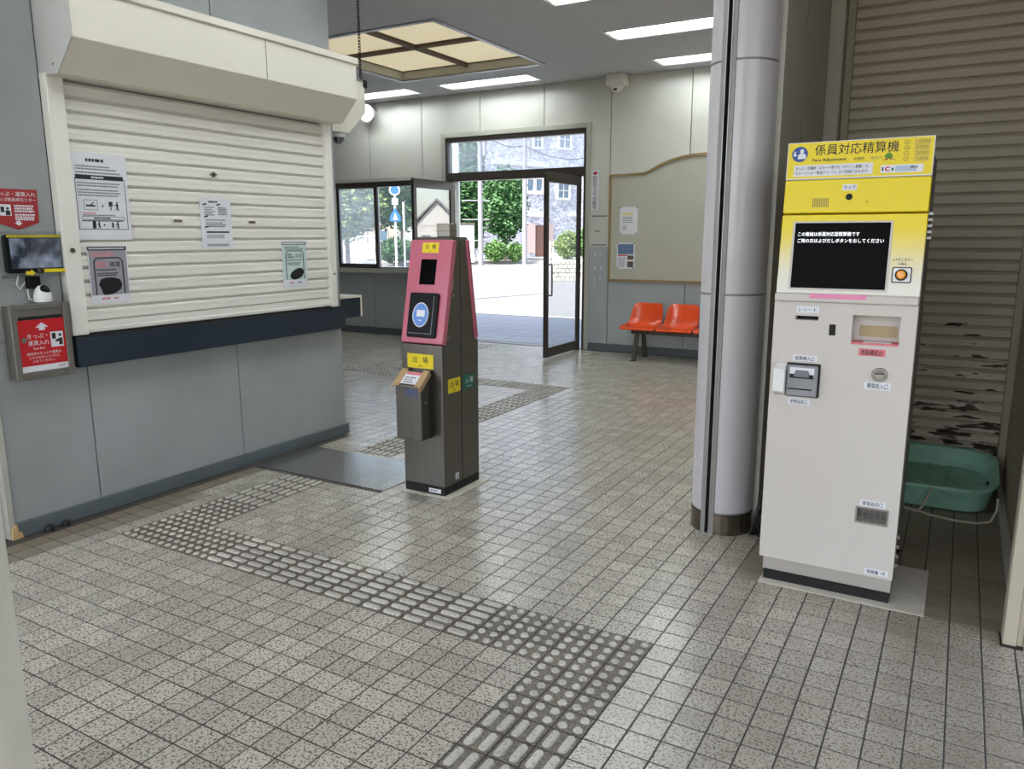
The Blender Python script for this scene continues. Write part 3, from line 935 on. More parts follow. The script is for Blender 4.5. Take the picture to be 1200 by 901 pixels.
mb = MB(); mb.box(-4.7, -4.55, 15.25, 15.5, .056, .06, FL); mb.disc(-4.4, 15.42, .06, .06, .056, .06, FL, 10); mb.box(-4.5, -4.3, 15.12, 15.34, .056, .06, FL)
build(mb, 'pictogram', M_ink, t)
build(MB().poly([(-4.17, 14.78), (-3.98, 14.66), (-3.79, 14.78), (-3.88, 14.78), (-3.88, 14.87), (-4.08, 14.87), (-4.08, 14.78)], .05, .056, FL), 'arrow', M_paper, t)

t = thing('wall_monitor', 'small black monitor in clear acrylic cover beside the shutter', 'monitor', (LW, -3.5, 12.4))
build(MB().rrect(-4.85, -2.15, 12.5, 14.25, .15, .05, .32, FL), 'housing', M_black, t, bevel=.03)
m_scr = bpy.data.materials.new('monitor_picture'); m_scr.use_nodes = True
nt = m_scr.node_tree; b = nt.nodes['Principled BSDF']
b.inputs['Roughness'].default_value = .12
gg = nt.nodes.new('ShaderNodeNewGeometry'); nz = nt.nodes.new('ShaderNodeTexNoise'); nz.inputs['Scale'].default_value = 11; nz.inputs['Detail'].default_value = 2
nt.links.new(gg.outputs['Position'], nz.inputs['Vector'])
cr = nt.nodes.new('ShaderNodeValToRGB')
cr.color_ramp.elements[0].position = .4; cr.color_ramp.elements[0].color = lin('2e3540')
cr.color_ramp.elements[1].position = .66; cr.color_ramp.elements[1].color = lin('aab4c8')
nt.links.new(nz.outputs['Fac'], cr.inputs[0])
b.inputs['Base Color'].default_value = (.01, .01, .012, 1)
nt.links.new(cr.outputs[0], b.inputs['Emission Color']); b.inputs['Emission Strength'].default_value = .45
build(MB().box(-4.65, -2.35, 12.72, 14.08, .32, .33, FL), 'screen', m_scr, t)
build(MB().box(-4.75, -2.3, 14.12, 14.24, .33, .35, FL), 'yellow_strip', M_yel2, t)
build(MB().box(-3.4, -1.85, 12.5, 12.66, .46, .48, FL), 'yellow_strip', M_yel2, t)
build(MB().poly([(-4.15, 12.42), (-3.9, 12.42), (-3.9, 12.35), (-3.72, 12.5), (-3.9, 12.66), (-3.9, 12.58), (-4.15, 12.58)], .46, .48, FL), 'yellow_arrow', M_yel2, t)
mb = MB()
mb.lathe(FL.p(-3.5, 12.6, .46), [(.16, 0), (.16, .1), (.12, .12), (.12, .02)], 14, axis=(1, 0, 0))
build(mb, 'knob', M_brownst, t, smooth=True)
build(MB().rrect(-5.0, -1.95, 12.3, 14.4, .12, .42, .45, FL), 'acrylic_cover', M_acryl, t)
mb = MB()
for a in (-4.95, -2.0):
    for bb in (12.36, 14.34): mb.cyl(FL.p(a, bb, 0), FL.p(a, bb, .46), .05, k=8)
build(mb, 'standoff', M_steel, t, smooth=True)
build(MB().box(-4.0, -3.45, 11.75, 12.35, 0, .35, FL), 'power_adapter', M_black, t, bevel=.04)
build(MB().tube([FL.p(-4.3, 12.4, .1), FL.p(-4.45, 12.0, .12), FL.p(-4.3, 11.75, .1), FL.p(-4.05, 12.05, .1)], .035, 6), 'cable', M_white, t, smooth=True)

t = thing('fare_box', 'steel fare collection box with red front panel on the grey wall', 'box', (LW, -3.95, 7.6))
D = .8
mb = MB().box(-5.2, -2.6, 7.65, 11.05, 0, .72, FL)
build(mb, 'box_body', M_msteel, t, bevel=.03)
mb = MB()
for q in rects_minus(-5.28, -2.55, 7.6, 11.1, [(-5.0, -2.85, 7.95, 10.85)]):
    mb.box(*q, .65, .86, FL)
build(mb, 'door_frame', M_msteel, t, bevel=.03)
mb = MB()
for a in (-5.28, -2.75):
    for bb in (7.6, 10.92): mb.box(a, a + .2, bb, bb + .18, .86, .88, FL)
build(mb, 'corner_cap', M_steel, t)
build(MB().box(-5.0, -2.85, 10.45, 10.85, .72, .76, FL), 'slot_plate', M_msteel, t)
build(MB().box(-4.88, -2.92, 10.38, 10.52, .74, .8, FL), 'slot', M_blackm, t)
build(MB().box(-5.0, -2.85, 8.22, 10.36, .72, .79, FL), 'red_panel', M_red, t)
build(MB().box(-5.0, -2.85, 7.95, 8.22, .72, .79, FL), 'white_strip', M_paper, t)
n9 = .79
build(MB().poly([(-4.2, 9.98), (-3.9, 10.22), (-3.6, 9.98), (-3.76, 9.98), (-3.76, 9.85), (-4.04, 9.85), (-4.04, 9.98)], n9, n9 + .006, FL), 'arrow', M_paper, t)
text('きっぷ・', FL, -4.12, 9.6, .27, M_paper, t, n9, bold=.015)
text('運賃入れ', FL, -4.12, 9.28, .25, M_paper, t, n9, bold=.015)
text('Fare Box', FL, -4.12, 9.02, .15, M_paper, t, n9, bold=.01)
text('使用済のきっぷや運賃は', FL, -3.92, 8.78, .145, M_paper, t, n9, bold=.01)
text('こちらのきっぷ入れに', FL, -3.92, 8.6, .145, M_paper, t, n9, bold=.01)
text('入れてください。', FL, -3.92, 8.42, .145, M_paper, t, n9, bold=.01)
text('JR東海', FL, -3.15, 8.08, .12, M_redd, t, n9, bold=.01)
build(MB().box(-3.55, -2.95, 9.0, 9.72, n9, n9 + .006, FL), 'icon_field', M_paper, t)
mb = MB(); mb.box(-3.48, -3.3, 9.38, 9.66, n9 + .006, n9 + .01, FL); mb.disc(-3.1, 9.55, .07, .07, n9 + .006, n9 + .01, FL, 10)
mb.poly([(-3.35, 9.3), (-3.2, 9.38), (-3.0, 9.42), (-3.0, 9.08), (-3.17, 9.08), (-3.17, 9.25), (-3.3, 9.22)], n9 + .006, n9 + .01, FL)
build(mb, 'pictogram', M_ink, t)
build(MB().disc(-4.78, 9.45, .12, .12, n9, n9 + .06, FL), 'keyhole', M_steel, t, smooth=True)

t = thing('web_camera', 'white egg-shaped web camera with black lens on the fare box', 'camera', FL.p(-3.5, 11.1, .45))
c = FL.p(-3.5, 11.1, .45)
build(MB().lathe(c, [(.3, 0), (.38, .04), (.39, .25), (.36, .45), (.27, .66), (.15, .78), (0, .82)], 24), 'body', M_white, t, smooth=True)
lc = c + Vector((.13, .03, .56))
build(MB().lathe(lc - Vector((.02, 0, .0)), [(.24, 0), (.24, .1), (.18, .17), (.1, .2), (0, .21)], 18, axis=(.85, .12, .5)), 'lens', M_black, t, smooth=True)
build(MB().tube([c + Vector((-.1, -.3, .1)), c + Vector((-.15, -.55, .2)), c + Vector((-.3, -.5, .6)), c + Vector((-.35, -.3, .75))], .03, 6), 'cable', M_white, t, smooth=True)

# ---- black pipe plugs in the floor by the baseboard
for i, (v, r, lb) in enumerate(((-4.45, .2, 'larger black plug by the grey baseboard, nearer the wall end'), (-3.6, .17, 'smaller black plug by the grey baseboard, right of the larger one'))):
    mb = MB().lathe((LW + .42, v, 0), [(r, 0), (r, .16), (r * .8, .24), (r * .4, .3), (0, .31)], 14)
    tag(build(mb, 'drain_plug', M_rub, base=True, smooth=True), lb, 'drain plug', 'black plugs by the baseboard')

# ================================================================== TICKET GATE POST
GU0, GU1, GV0, GV1 = -18.1, -15.38, 9.22, 12.8
g = thing('ticket_gate_post', 'pink and steel exit gate post with blue card reader on the tiled floor', 'ticket gate', ((GU0 + GU1) / 2, 11, 0))
um = (GU0 + GU1) / 2
build(MB().box(GU0 + .02, GU1 - .02, GV0 + .02, GV1 - .02, .04, .5), 'plinth', M_blackm, g)
FG = Frame((um, GV0, 0), (1, 0, 0), (0, 0, 1), (0, -1, 0))
FGS = Frame((GU1, 0, 0), (0, 1, 0), (0, 0, 1), (1, 0, 0))
hw = (GU1 - GU0) / 2
lower = build(MB().box(GU0, GU1, GV0, GV1, .5, 8.42), 'lower_body', M_dsteel, g, bevel=.06)
build(MB().box(10.98, 11.02, .5, 8.42, 0, .012, FGS), 'body_seam', M_blackm, lower)
FP = Frame((GU0, 0, 0), (0, 1, 0), (0, 0, 1), (1, 0, 0))
build(MB().poly([(GV0 + .25, 8.42), (GV1 - .25, 8.42), (12.0, 13.95), (10.42, 13.95)], .06, 2 * hw - .06, FP), 'upper_body', M_dsteel, g, bevel=.03)
# pink tilted fronts
Uf = Vector((0, 1.18, 5.5)); Lf = Uf.length
FF = Frame((um, GV0 - .02, 8.47), (1, 0, 0), Uf, (0, -5.5, 1.18))
fpan = build(MB().rrect(-hw - .03, hw + .03, 0, Lf, .08, -.42, 0, FF), 'front_panel', M_pink, g, bevel=.1, seg=3)
Ub = Vector((0, -.82, 5.5))
FK = Frame((um, GV1 + .02, 8.47), (-1, 0, 0), Ub, (0, 5.5, .82))
build(MB().rrect(-hw - .03, hw + .03, 0, Ub.length, .08, -.32, 0, FK), 'back_panel', M_pink, g, bevel=.08, seg=3)
build(MB().poly([(10.5, 13.9), (12.0, 13.9), (12.02, 14.02), (11.8, 14.1), (10.7, 14.1), (10.48, 14.02)], .2, 2 * hw - .1, FP), 'top_cap', M_dsteel, g, bevel=.03)
build(MB().box(um - .1, um + .75, 11.0, 11.7, 14.1, 14.82), 'sensor_box', M_steel, g, bevel=.04)
build(MB().box(um - .12, um + .77, 10.98, 11.72, 14.4, 14.44), 'box_band', M_dsteel, g)
# card reader, display, sticker
def exit_sign(parent, fr, a0, a1, b0, b1, n, mat=None, word='出場', ink=None, sub='Exit'):
    s = build(MB().box(a0, a1, b0, b1, n, n + .015, fr), 'sticker', mat or M_yel2, parent)
    w, h = a1 - a0, b1 - b0
    text(word[0], fr, a0 + w * .3, b0 + h * .6, h * .48, ink or M_ink, s, n + .015, bold=.02)
    text(word[1], fr, a0 + w * .7, b0 + h * .6, h * .48, ink or M_ink, s, n + .015, bold=.02)
    text(sub, fr, a0 + w * .5, b0 + h * .18, h * .2, ink or M_ink, s, n + .015)
exit_sign(g, FF, -.54, .54, 4.9, 5.45, 0)
build(MB().box(-.53, .5, 3.18, 4.55, -.02, .012, FF), 'display', M_screen, g)
rd = build(MB().rrect(-.95, .95, .3, 2.72, .12, 0, .16, FF), 'card_reader', M_black, g, bevel=.06)
build(MB().disc(-.1, 1.52, .5, .64, .16, .175, FF, 32), 'reader_pad', M_pad, rd)
mb = MB()
for i in range(32):
    pass
build(MB().tube([FF.p(-.1 + .5 * math.cos(2 * math.pi * i / 32), 1.52 + .64 * math.sin(2 * math.pi * i / 32), .175) for i in range(32)], .03, 5, closed=True), 'pad_ring', M_paper, rd, smooth=True)
build(MB().rrect(-.36, .18, 1.42, 1.78, .04, .175, .185, FF), 'card_icon', M_paper, rd)
fine_print(FF, -.2, .05, [1.22], .08, M_paper, rd, .175)
build(MB().box(.66, .7, .5, 2.55, .16, .17, FF).box(-.85, .7, .5, .54, .16, .17, FF), 'reader_edge', M_inkg, rd)
# screws and lock on the side
mb = MB()
for v, zz in ((10.62, 13.55), (11.85, 13.55), (10.05, 11.4), (12.3, 11.4)):
    mb.disc(v, zz, .05, .05, -.06, -.03, FGS, 8)
build(mb, 'screw', M_blackm, g)
for v, zz in ((10.35, 11.0), (9.75, 8.75)):
    build(MB().cyl(FGS.p(v, zz, -.06), FGS.p(v, zz, .02), .12, k=14), 'lock', M_steel, g, smooth=True)
build(MB().box(10.08, 10.5, 11.35, 11.9, -.06, -.045, FGS), 'hatch', M_steel, g)
build(MB().box(11.12, 11.15, 8.5, 13.8, -.06, -.05, FGS), 'upper_seam', M_blackm, g)
exit_sign(g, FG, -.95, .78, 7.1, 7.88, .0)
exit_sign(g, FGS, 9.72, 10.9, 5.72, 6.5, .0)
exit_sign(g, FGS, 11.2, 12.35, 5.72, 6.5, .0, M_green, '入場', M_paper, 'Entrance')
build(MB().box(10.3, 10.62, .72, 1.08, 0, .012, FGS), 'number_plate', M_paper, g)
text('2', FGS, 10.46, .9, .28, M_ink, g, .012, bold=.02)
build(MB().box(.3, 1.1, .15, .38, -.02, .0, FG), 'asset_label', M_paper, g)
fine_print(FG, .38, 1.0, [.27], .09, M_inkg, g, .0)
# ticket collection box on the front
bx0, bx1, bv = -17.78, -16.1, 8.2
FX = Frame((bx0, 0, 0), (0, 1, 0), (0, 0, 1), (1, 0, 0))
cb = build(MB().poly([(GV0, 3.3), (GV0, 6.95), (9.0, 6.95), (bv, 6.3), (bv, 3.3)], 0, bx1 - bx0, FX), 'collection_box', M_dsteel, g, bevel=.04)
FT = Frame(((bx0 + bx1) / 2, bv, 6.32), (1, 0, 0), (0, .8, .65), (0, -.65, .8))
build(MB().box(-.55, .5, .08, .92, 0, .02, FT), 'paper_label', M_paper, cb)
build(MB().box(-.5, .45, .72, .9, .02, .026, FT), 'pink_line', M_salmon, cb)
fine_print(FT, -.45, .4, [.52, .36, .2], .09, M_inkg, cb, .02)
build(MB().box(-.98, -.55, -.1, 1.1, .02, .045, FT).box(-.98, -.88, -.35, -.1, .0, .045, FT), 'tape', M_tape, cb)
build(MB().box(.48, .9, -.1, 1.08, .02, .045, FT).poly([(.84, -.25), (.9, -.25), (.9, 1.0), (.84, 1.0)], -.2, .045, FT), 'tape', M_tape, cb)
FXF = Frame(((bx0 + bx1) / 2, bv, 0), (1, 0, 0), (0, 0, 1), (0, -1, 0))
build(MB().box(-.15, .62, 5.72, 6.12, 0, .012, FXF), 'blue_label', pm('blue_label', '46546f', .4), cb)
FXS = Frame((bx1, 0, 0), (0, 1, 0), (0, 0, 1), (1, 0, 0))
build(MB().cyl(FXS.p(8.62, 5.35, 0), FXS.p(8.62, 5.35, .06), .09, k=12), 'lock', M_steel, cb, smooth=True)
build(MB().box(9.02, 9.06, 3.3, 6.9, 0, .012, FXS), 'box_seam', M_blackm, cb)
tag(build(MB().box(-18.3, -14.85, 8.98, 12.95, -.03, .04), 'mortar_pad', M_mortar), 'pale mortar pad under the ticket gate post', 'floor pad')
tag(build(MB().box(-28.9, -18.95, 8.3, 13.4, -.05, .05), 'floor_plate', M_plate, bevel=.02), 'flat steel plate on the floor beside the ticket gate post', 'floor plate')

# ================================================================== FARE ADJUSTMENT MACHINE
MU0, MU1, MV0, MV1 = 1.9, 6.95, 7.5, 11.5
mc = thing('fare_machine', 'white fare adjustment machine with yellow head and black screen', 'ticket machine', ((MU0 + MU1) / 2, 9.5, 0))
FM = Frame((0, MV0, 0), (1, 0, 0), (0, 0, 1), (0, -1, 0))
build(MB().box(MU0 + .22, MU1 - .06, MV0 - .05, MV1 - .2, .02, .38), 'plinth', M_blackm, mc)
build(MB().box(MU0 + .15, MU1 - .04, MV0 + .12, MV1 - .1, .38, .95), 'skirt', M_skirt, mc)
FS = Frame((MU0, 0, 0), (0, 1, 0), (0, 0, 1), (1, 0, 0))
build(MB().poly([(8.35, .95), (MV1, .95), (MV1, 17.0), (8.75, 17.0), (8.5, 16.2), (8.15, 11.8), (8.35, 11.8)], .06, MU1 - MU0 - .0, FS), 'cabinet', M_mside, mc)
REC = (4.78, 6.42, 10.12, 11.2)
SLOT = (2.72, 3.56, 10.92, 11.08)
COIN = (5.5, 6.56, 3.15, 3.7)
mb = MB()
for q in rects_minus(MU0, MU1, .95, 11.62, [REC, SLOT, COIN]):
    mb.box(*q, -.85, 0, FM)
fp = build(mb, 'front_door', M_mach, mc)
mb = MB().box(REC[0], REC[1], REC[2], REC[3], -.85, -.8, FM)
build(mb, 'recess_back', M_mach, fp)
build(MB().box(REC[0] + .2, REC[1] - .12, REC[2] + .2, REC[3] - .45, -.8, -.78, FM), 'recess_card', M_beige, fp)
build(MB().box(REC[0], REC[1], REC[2] - .03, REC[2] + .05, -.8, .02, FM), 'recess_sill', M_salmon, fp)
build(MB().box(REC[0] + .4, REC[1] - .25, REC[2] + .05, REC[2] + .07, -.5, -.1, FM), 'recess_paper', M_paper, fp)
build(MB().box(*SLOT, -.85, -.4, FM), 'receipt_slot', M_blackm, fp)
mb = MB().box(*COIN, -.7, -.6, FM)
build(mb, 'coin_tray', M_dsteel, fp)
mb = MB()
for i in range(6):
    a = COIN[0] + (COIN[1] - COIN[0]) * i / 5
    mb.box(a - .018, a + .018, COIN[2], COIN[3], -.12, -.08, FM)
for i in range(3):
    bq = COIN[2] + (COIN[3] - COIN[2]) * i / 2
    mb.box(COIN[0], COIN[1], bq - .018, bq + .018, -.12, -.08, FM)
build(mb, 'coin_grille', M_dsteel, fp)
mb = MB()
for q in rects_minus(COIN[0] - .06, COIN[1] + .06, COIN[2] - .06, COIN[3] + .06, [COIN]): mb.box(*q, 0, .03, FM)
build(mb, 'coin_bezel', M_steel, fp)
build(MB().box(MU0 - .0, MU1, 11.62, 11.95, -.85, .16, FM), 'ledge', M_mach, mc, bevel=.08, seg=3)
build(MB().box(3.2, 5.2, 11.78, 11.96, .16, .17, FM), 'pink_strip', M_pinks, mc)
def mlabel(txt, a0, a1, b0, b1, plate=None, ink=None, fr=FM, n=0.0, par=None, sz=.8):
    s = build(MB().box(a0, a1, b0, b1, n, n + .012, fr), 'label_plate', plate or M_paper, par or mc)
    text(txt, fr, (a0 + a1) / 2, (b0 + b1) / 2, (b1 - b0) * sz, ink or M_ink, s, n + .012, bold=.015, width=(a1 - a0) * .8)
mlabel('レシート', 2.74, 3.56, 11.2, 11.45)
mlabel('紙幣挿入口', 2.72, 3.62, 9.3, 9.53)
mlabel('紙幣返却口', 2.66, 3.46, 7.55, 7.78)
mlabel('券面確認台', 5.08, 6.0, 9.68, 9.95, M_salmon)
mlabel('硬貨投入口', 5.38, 6.28, 8.42, 8.7)
mlabel('硬貨返却口', 5.58, 6.48, 3.8, 4.04)
mlabel('精算機 1号', 5.95, 6.78, 1.05, 1.28)
build(MB().box(3.98, 4.21, 10.38, 10.8, 0, .01, FM), 'sensor_window', M_blackm, fp)
# note unit
bu = build(MB().rrect(2.52, 3.78, 7.88, 9.22, .06, 0, .06, FM), 'note_bezel', M_blackm, mc)
build(MB().rrect(2.58, 3.72, 7.94, 9.16, .06, .06, .3, FM), 'note_unit', M_greyu, bu, bevel=.05)
build(MB().box(2.7, 3.6, 8.72, 9.08, .3, .32, FM), 'note_mouth', M_paper, bu)
build(MB().box(2.72, 3.58, 8.68, 8.82, .3, .42, FM), 'note_lip', M_blackm, bu)
build(MB().poly([(2.85, 8.72), (3.45, 8.72), (3.38, 8.98), (2.92, 8.98)], .3, .45, FM), 'note_guide', M_inkg, bu, bevel=.03)
build(MB().box(2.66, 3.55, 8.2, 8.25, .3, .31, FM), 'return_slot', M_blackm, bu)
build(MB().poly([(7.9, 0), (9.2, 0), (9.2, .1), (9.0, .55), (8.1, .55), (7.9, .1)], 2.1, 2.55, Frame((0, MV0, 0), (0, 0, 1), (0, -1, 0), (1, 0, 0))), 'note_cover', M_white, bu, bevel=.04)
# coin slot
cs = build(MB().cyl(FM.p(5.87, 9.0, 0), FM.p(5.87, 9.0, .1), .27, k=28), 'coin_slot', M_steel, mc, bevel=.03, smooth=True)
build(MB().disc(5.87, 9.0, .2, .2, .1, .104, FM, 24), 'coin_recess', M_dsteel, cs)
build(MB().poly([(5.69, 9.02), (6.05, 9.02), (5.95, 8.85), (5.8, 8.85)], .104, .12, FM), 'coin_chute', M_steel, cs)
build(MB().box(5.7, 6.04, 9.03, 9.06, .104, .118, FM), 'coin_gap', M_blackm, cs)
# tilted head
UU = Vector((0, .62, 5.65))
FU = Frame((MU0, 7.62, 11.93), (1, 0, 0), UU, (0, -5.65, .62))
WM = MU1 - MU0
def head_mat():
    m = bpy.data.materials.new('yellow_to_white_panel'); m.use_nodes = True
    nt = m.node_tree; b = nt.nodes['Principled BSDF']; b.inputs['Roughness'].default_value = .38
    gg = nt.nodes.new('ShaderNodeNewGeometry'); sx = nt.nodes.new('ShaderNodeSeparateXYZ'); nt.links.new(gg.outputs['Position'], sx.inputs[0])
    mr = nt.nodes.new('ShaderNodeMapRange'); mr.interpolation_type = 'SMOOTHSTEP'
    mr.inputs['From Min'].default_value = 1.215; mr.inputs['From Max'].default_value = 1.46
    nt.links.new(sx.outputs[2], mr.inputs['Value'])
    mx = nt.nodes.new('ShaderNodeMix'); mx.data_type = 'RGBA'
    mx.inputs['A'].default_value = lin('e4e1d6'); mx.inputs['B'].default_value = lin('ecd406')
    nt.links.new(mr.outputs[0], mx.inputs['Factor']); nt.links.new(mx.outputs['Result'], b.inputs['Base Color'])
    return m
up = build(MB().box(0, WM, 0, 3.02, -.6, 0, FU), 'screen_panel', head_mat(), mc, bevel=.04)
mb = MB()
for q in rects_minus(.44, 3.96, .14, 2.76, [(.52, 3.88, .22, 2.7)]): mb.box(*q, 0, .03, FU)
build(mb, 'screen_bezel', M_mach, up)
sc = build(MB().box(.5, 3.9, .2, 2.72, 0, .015, FU), 'screen', M_screen, up)
text('この機械は係員対応型精算機です', FU, .62, 2.28, .17, M_scrtxt, sc, .015, align='LEFT', bold=.012, width=2.2)
text('ご用の方はよびだしボタンをおしてください', FU, .62, 2.03, .17, M_scrtxt, sc, .015, align='LEFT', bold=.012, width=3.05)
text('よびだしボタン', FU, 4.38, 1.35, .13, M_ink, up, .0, bold=.015, width=.66)
text('CALL', FU, 4.38, 1.2, .13, M_ink, up, .0, bold=.02)
pb = build(MB().rrect(4.06, 4.72, .5, 1.08, .06, 0, .02, FU), 'button_frame', M_ink, up)
build(MB().rrect(4.1, 4.68, .54, 1.04, .05, .02, .04, FU), 'button_plate', M_white, pb)
build(MB().cyl(FU.p(4.38, .79, .04), FU.p(4.38, .79, .1), .21, k=24), 'button_collar', M_black, pb, smooth=True)
build(MB().lathe(FU.p(4.38, .79, .08), [(.16, 0), (.16, .1), (.12, .14), (0, .15)], 22, axis=FU.N), 'call_button', M_orange, pb, smooth=True)
yp = build(MB().box(0, WM, 3.08, 4.34, -.6, 0, FU), 'yellow_panel', M_yellow, mc, bevel=.05)
build(MB().box(0, WM, 4.34, 4.38, -.4, -.02, FU), 'panel_gap', M_skirt, mc)
mlabel('カメラ', 2.1, 2.6, 3.9, 4.13, fr=FU, par=yp)
build(MB().cyl(FU.p(2.36, 3.66, 0), FU.p(2.36, 3.66, .02), .15, k=24), 'lens_ring', M_yel2, yp)
build(MB().cyl(FU.p(2.36, 3.66, .02), FU.p(2.36, 3.66, .03), .12, k=24), 'camera_lens', M_black, yp)
mb = MB()
for i in range(10):
    a = 1.08 + i * .06
    mb.box(a, a + .025, 3.3, 3.64, 0, .006, FU)
build(mb, 'speaker_slots', M_skyf, yp)
build(MB().box(2.98, 3.0, 3.42, 3.52, 0, .006, FU), 'pin_hole', M_ink, yp)
# sign board on top
UT = Vector((0, .12, 1.36))
FT2 = Frame((MU0 + .03, 8.12, 16.3), (1, 0, 0), UT, (0, -1.36, .12))
sb = build(MB().box(0, WM - .06, 0, 1.33, -.1, 0, FT2), 'sign_board', M_yellow, mc)
mb = MB()
for q in rects_minus(-.025, WM - .035, -.025, 1.355, [(.0, WM - .06, .0, 1.33)]): mb.box(*q, -.12, .02, FT2)
build(mb, 'sign_frame', M_white, sb)
bc = build(MB().disc(.43, .92, .29, .29, 0, .012, FT2, 28), 'staff_emblem', M_blue, sb)
mb = MB().disc(.5, 1.03, .075, .085, .012, .018, FT2, 12)
mb.poly([(.36, .74), (.66, .74), (.66, .88), (.58, .95), (.44, .95), (.36, .88)], .012, .018, FT2)
mb.box(.2, .3, .85, .95, .012, .018, FT2).disc(.25, 1.0, .035, .035, .012, .018, FT2, 8)
build(mb, 'emblem_figure', M_paper, bc)
text('係員対応精算機', FT2, 2.42, 1.05, .44, M_ink, sb, 0, width=2.9, bold=.006)
text('Fare Adjustment', FT2, 1.5, .66, .17, M_ink, sb, 0, width=1.2, bold=.012)
text('补票机', FT2, 2.55, .66, .13, M_ink, sb, 0, width=.36)
text('정산기', FT2, 3.14, .66, .13, M_inkg, sb, 0, width=.38)
wp = build(MB().box(.25, 3.05, .08, .5, 0, .01, FT2), 'white_plate', M_paper, sb)
text('きっぷ・定期券・ICカード等での「のりこし精算」や、', FT2, 1.65, .38, .14, M_ink, wp, .01, width=2.6, bold=.008)
text('ICカードへの「現金チャージ」がご利用になれます。', FT2, 1.65, .2, .14, M_ink, wp, .01, width=2.6, bold=.008)
for i, nm in enumerate(('10000', '5000', '2000', '1000')):
    bq = 1.17 - i * .2
    mb = MB()
    w = .26 if i == 0 else .23
    for q in rects_minus(4.62 - w, 4.62 + w, bq - .09, bq + .09, [(4.635 - w, 4.605 + w, bq - .075, bq + .075)]): mb.box(*q, 0, .006, FT2)
    build(mb, 'amount_frame', M_tape, sb)
    text(nm, FT2, 4.62, bq, .17, M_benchf, sb, 0, width=w * 1.7)
    build(MB().tube([FT2.p(4.12 + .085 * math.cos(2 * math.pi * q / 16), bq + .07 * math.sin(2 * math.pi * q / 16), 0) for q in range(16)], .008, 4, closed=True), 'coin_icon', M_skyf, sb)
    text(('500', '100', '50', '10')[i], FT2, 4.12, bq, .07, M_skyf, sb, 0)
mb = MB()
for a, bq, ra in ((3.55, .76, .1), (3.48, .7, .08), (3.62, .69, .08), (3.55, .66, .07)):
    mb.disc(a, bq, ra, ra * .7, 0, .008, FT2, 10)
build(mb, 'green_emblem', pm('emblem_green', '5f9a2a', .5), sb)
mb = MB()
for a in (3.35, 3.45, 3.62, 3.74):
    mb.poly([(a, .56), (a + .05, .56), (3.58, .66), (3.53, .66)], 0, .007, FT2)
build(mb, 'brown_emblem', M_redd, sb)
ls = build(MB().box(3.32, 4.72, .1, .38, 0, .008, FT2), 'logo_strip', M_paper, sb)
build(MB().box(3.36, 3.41, .17, .31, .008, .012, FT2), 'logo_bar', M_ink, ls)
build(MB().poly([(3.45, .24), (3.5, .32), (3.62, .32), (3.62, .28), (3.53, .28), (3.5, .24), (3.53, .2), (3.62, .2), (3.62, .16), (3.5, .16)], .008, .014, FT2), 'logo_red', M_red, ls)
build(MB().box(3.68, 3.75, .17, .28, .008, .012, FT2), 'logo_green', M_green, ls)
build(MB().box(3.8, 4.5, .14, .34, .008, .01, FT2), 'logo_field', pm('pale_blue_print', 'aebfd6', .5), ls)
fine_print(FT2, 4.3, 4.66, [.28], .09, M_inkg, ls, .01)
# clips on the right flank
FR_ = Frame((MU1, 0, 0), (0, 1, 0), (0, 0, 1), (1, 0, 0))
for i in range(5):
    build(MB().box(8.5, 8.7, 14.0 + i * .22, 14.1 + i * .22, 0, .14, FR_), 'cable_clip', M_paper, mc)
for zq in (1.2, 1.6, 2.0, 2.4):
    build(MB().box(8.3, 8.5, zq, zq + .14, 0, .1, FR_), 'hinge_clip', M_steel, mc)
build(MB().cyl(FR_.p(8.9, 1.6, 0), FR_.p(8.9, 1.6, .14), .14, k=12), 'side_knob', M_black, mc, smooth=True)
mb = MB()
for zq in (2.8, 4.6, 6.4, 8.2, 10, 12): mb.disc(8.6, zq, .04, .04, 0, .03, FR_, 8)
build(mb, 'rivet', M_steel, mc)
mb = MB()
for q in rects_minus(2.0, 8.15, 6.95, 11.6, [(2.3, 6.8, 7.6, 11.3)]): mb.box(*q, -.03, .02)
tag(build(mb, 'mortar_pad', M_mortar), 'pale mortar pad around the foot of the fare machine', 'floor pad')

# ================================================================== ROUND COLUMN
CC = Vector((-1.05, 12.62, 0)); CR = 1.46
cl = thing('round_column', 'white round column with dark vertical slot and steel foot band', 'column', CC)
A0 = math.radians(-90 - 13)       # direction of the slot
def arc_seg(t0, t1, r0, r1, z0, z1, k=24):
    mb = MB()
    pts = [(CC.x + r1 * math.cos(t0 + (t1 - t0) * i / k), CC.y + r1 * math.sin(t0 + (t1 - t0) * i / k)) for i in range(k + 1)]
    pts += [(CC.x + r0 * math.cos(t1 + (t0 - t1) * i / k), CC.y + r0 * math.sin(t1 + (t0 - t1) * i / k)) for i in range(k + 1)]
    return mb.poly(pts, z0, z1)
hs = math.radians(13)
t0, t1 = A0 + hs, A0 + 2 * math.pi - hs
tm = A0 + math.pi
zs = [1.05, 11.5, 21.6, CZ - .02]
for i in range(3):
    build(arc_seg(t0, t1, CR - .3, CR, zs[i] + .05, zs[i + 1] - .05, 48), 'shell', M_colw, cl, smooth=True)
    build(arc_seg(t0, t1, CR - .3, CR - .04, zs[i] - .05, zs[i] + .05, 48), 'joint_ring', M_chan, cl, smooth=True)
build(arc_seg(t0, t1, CR - .3, CR + .02, 0, .98, 48), 'foot_band', M_brownst, cl, smooth=True)
dv = Vector((math.cos(A0), math.sin(A0), 0)); sv = Vector((-math.sin(A0), math.cos(A0), 0))
FCl = Frame(CC, sv, dv, (0, 0, 1))
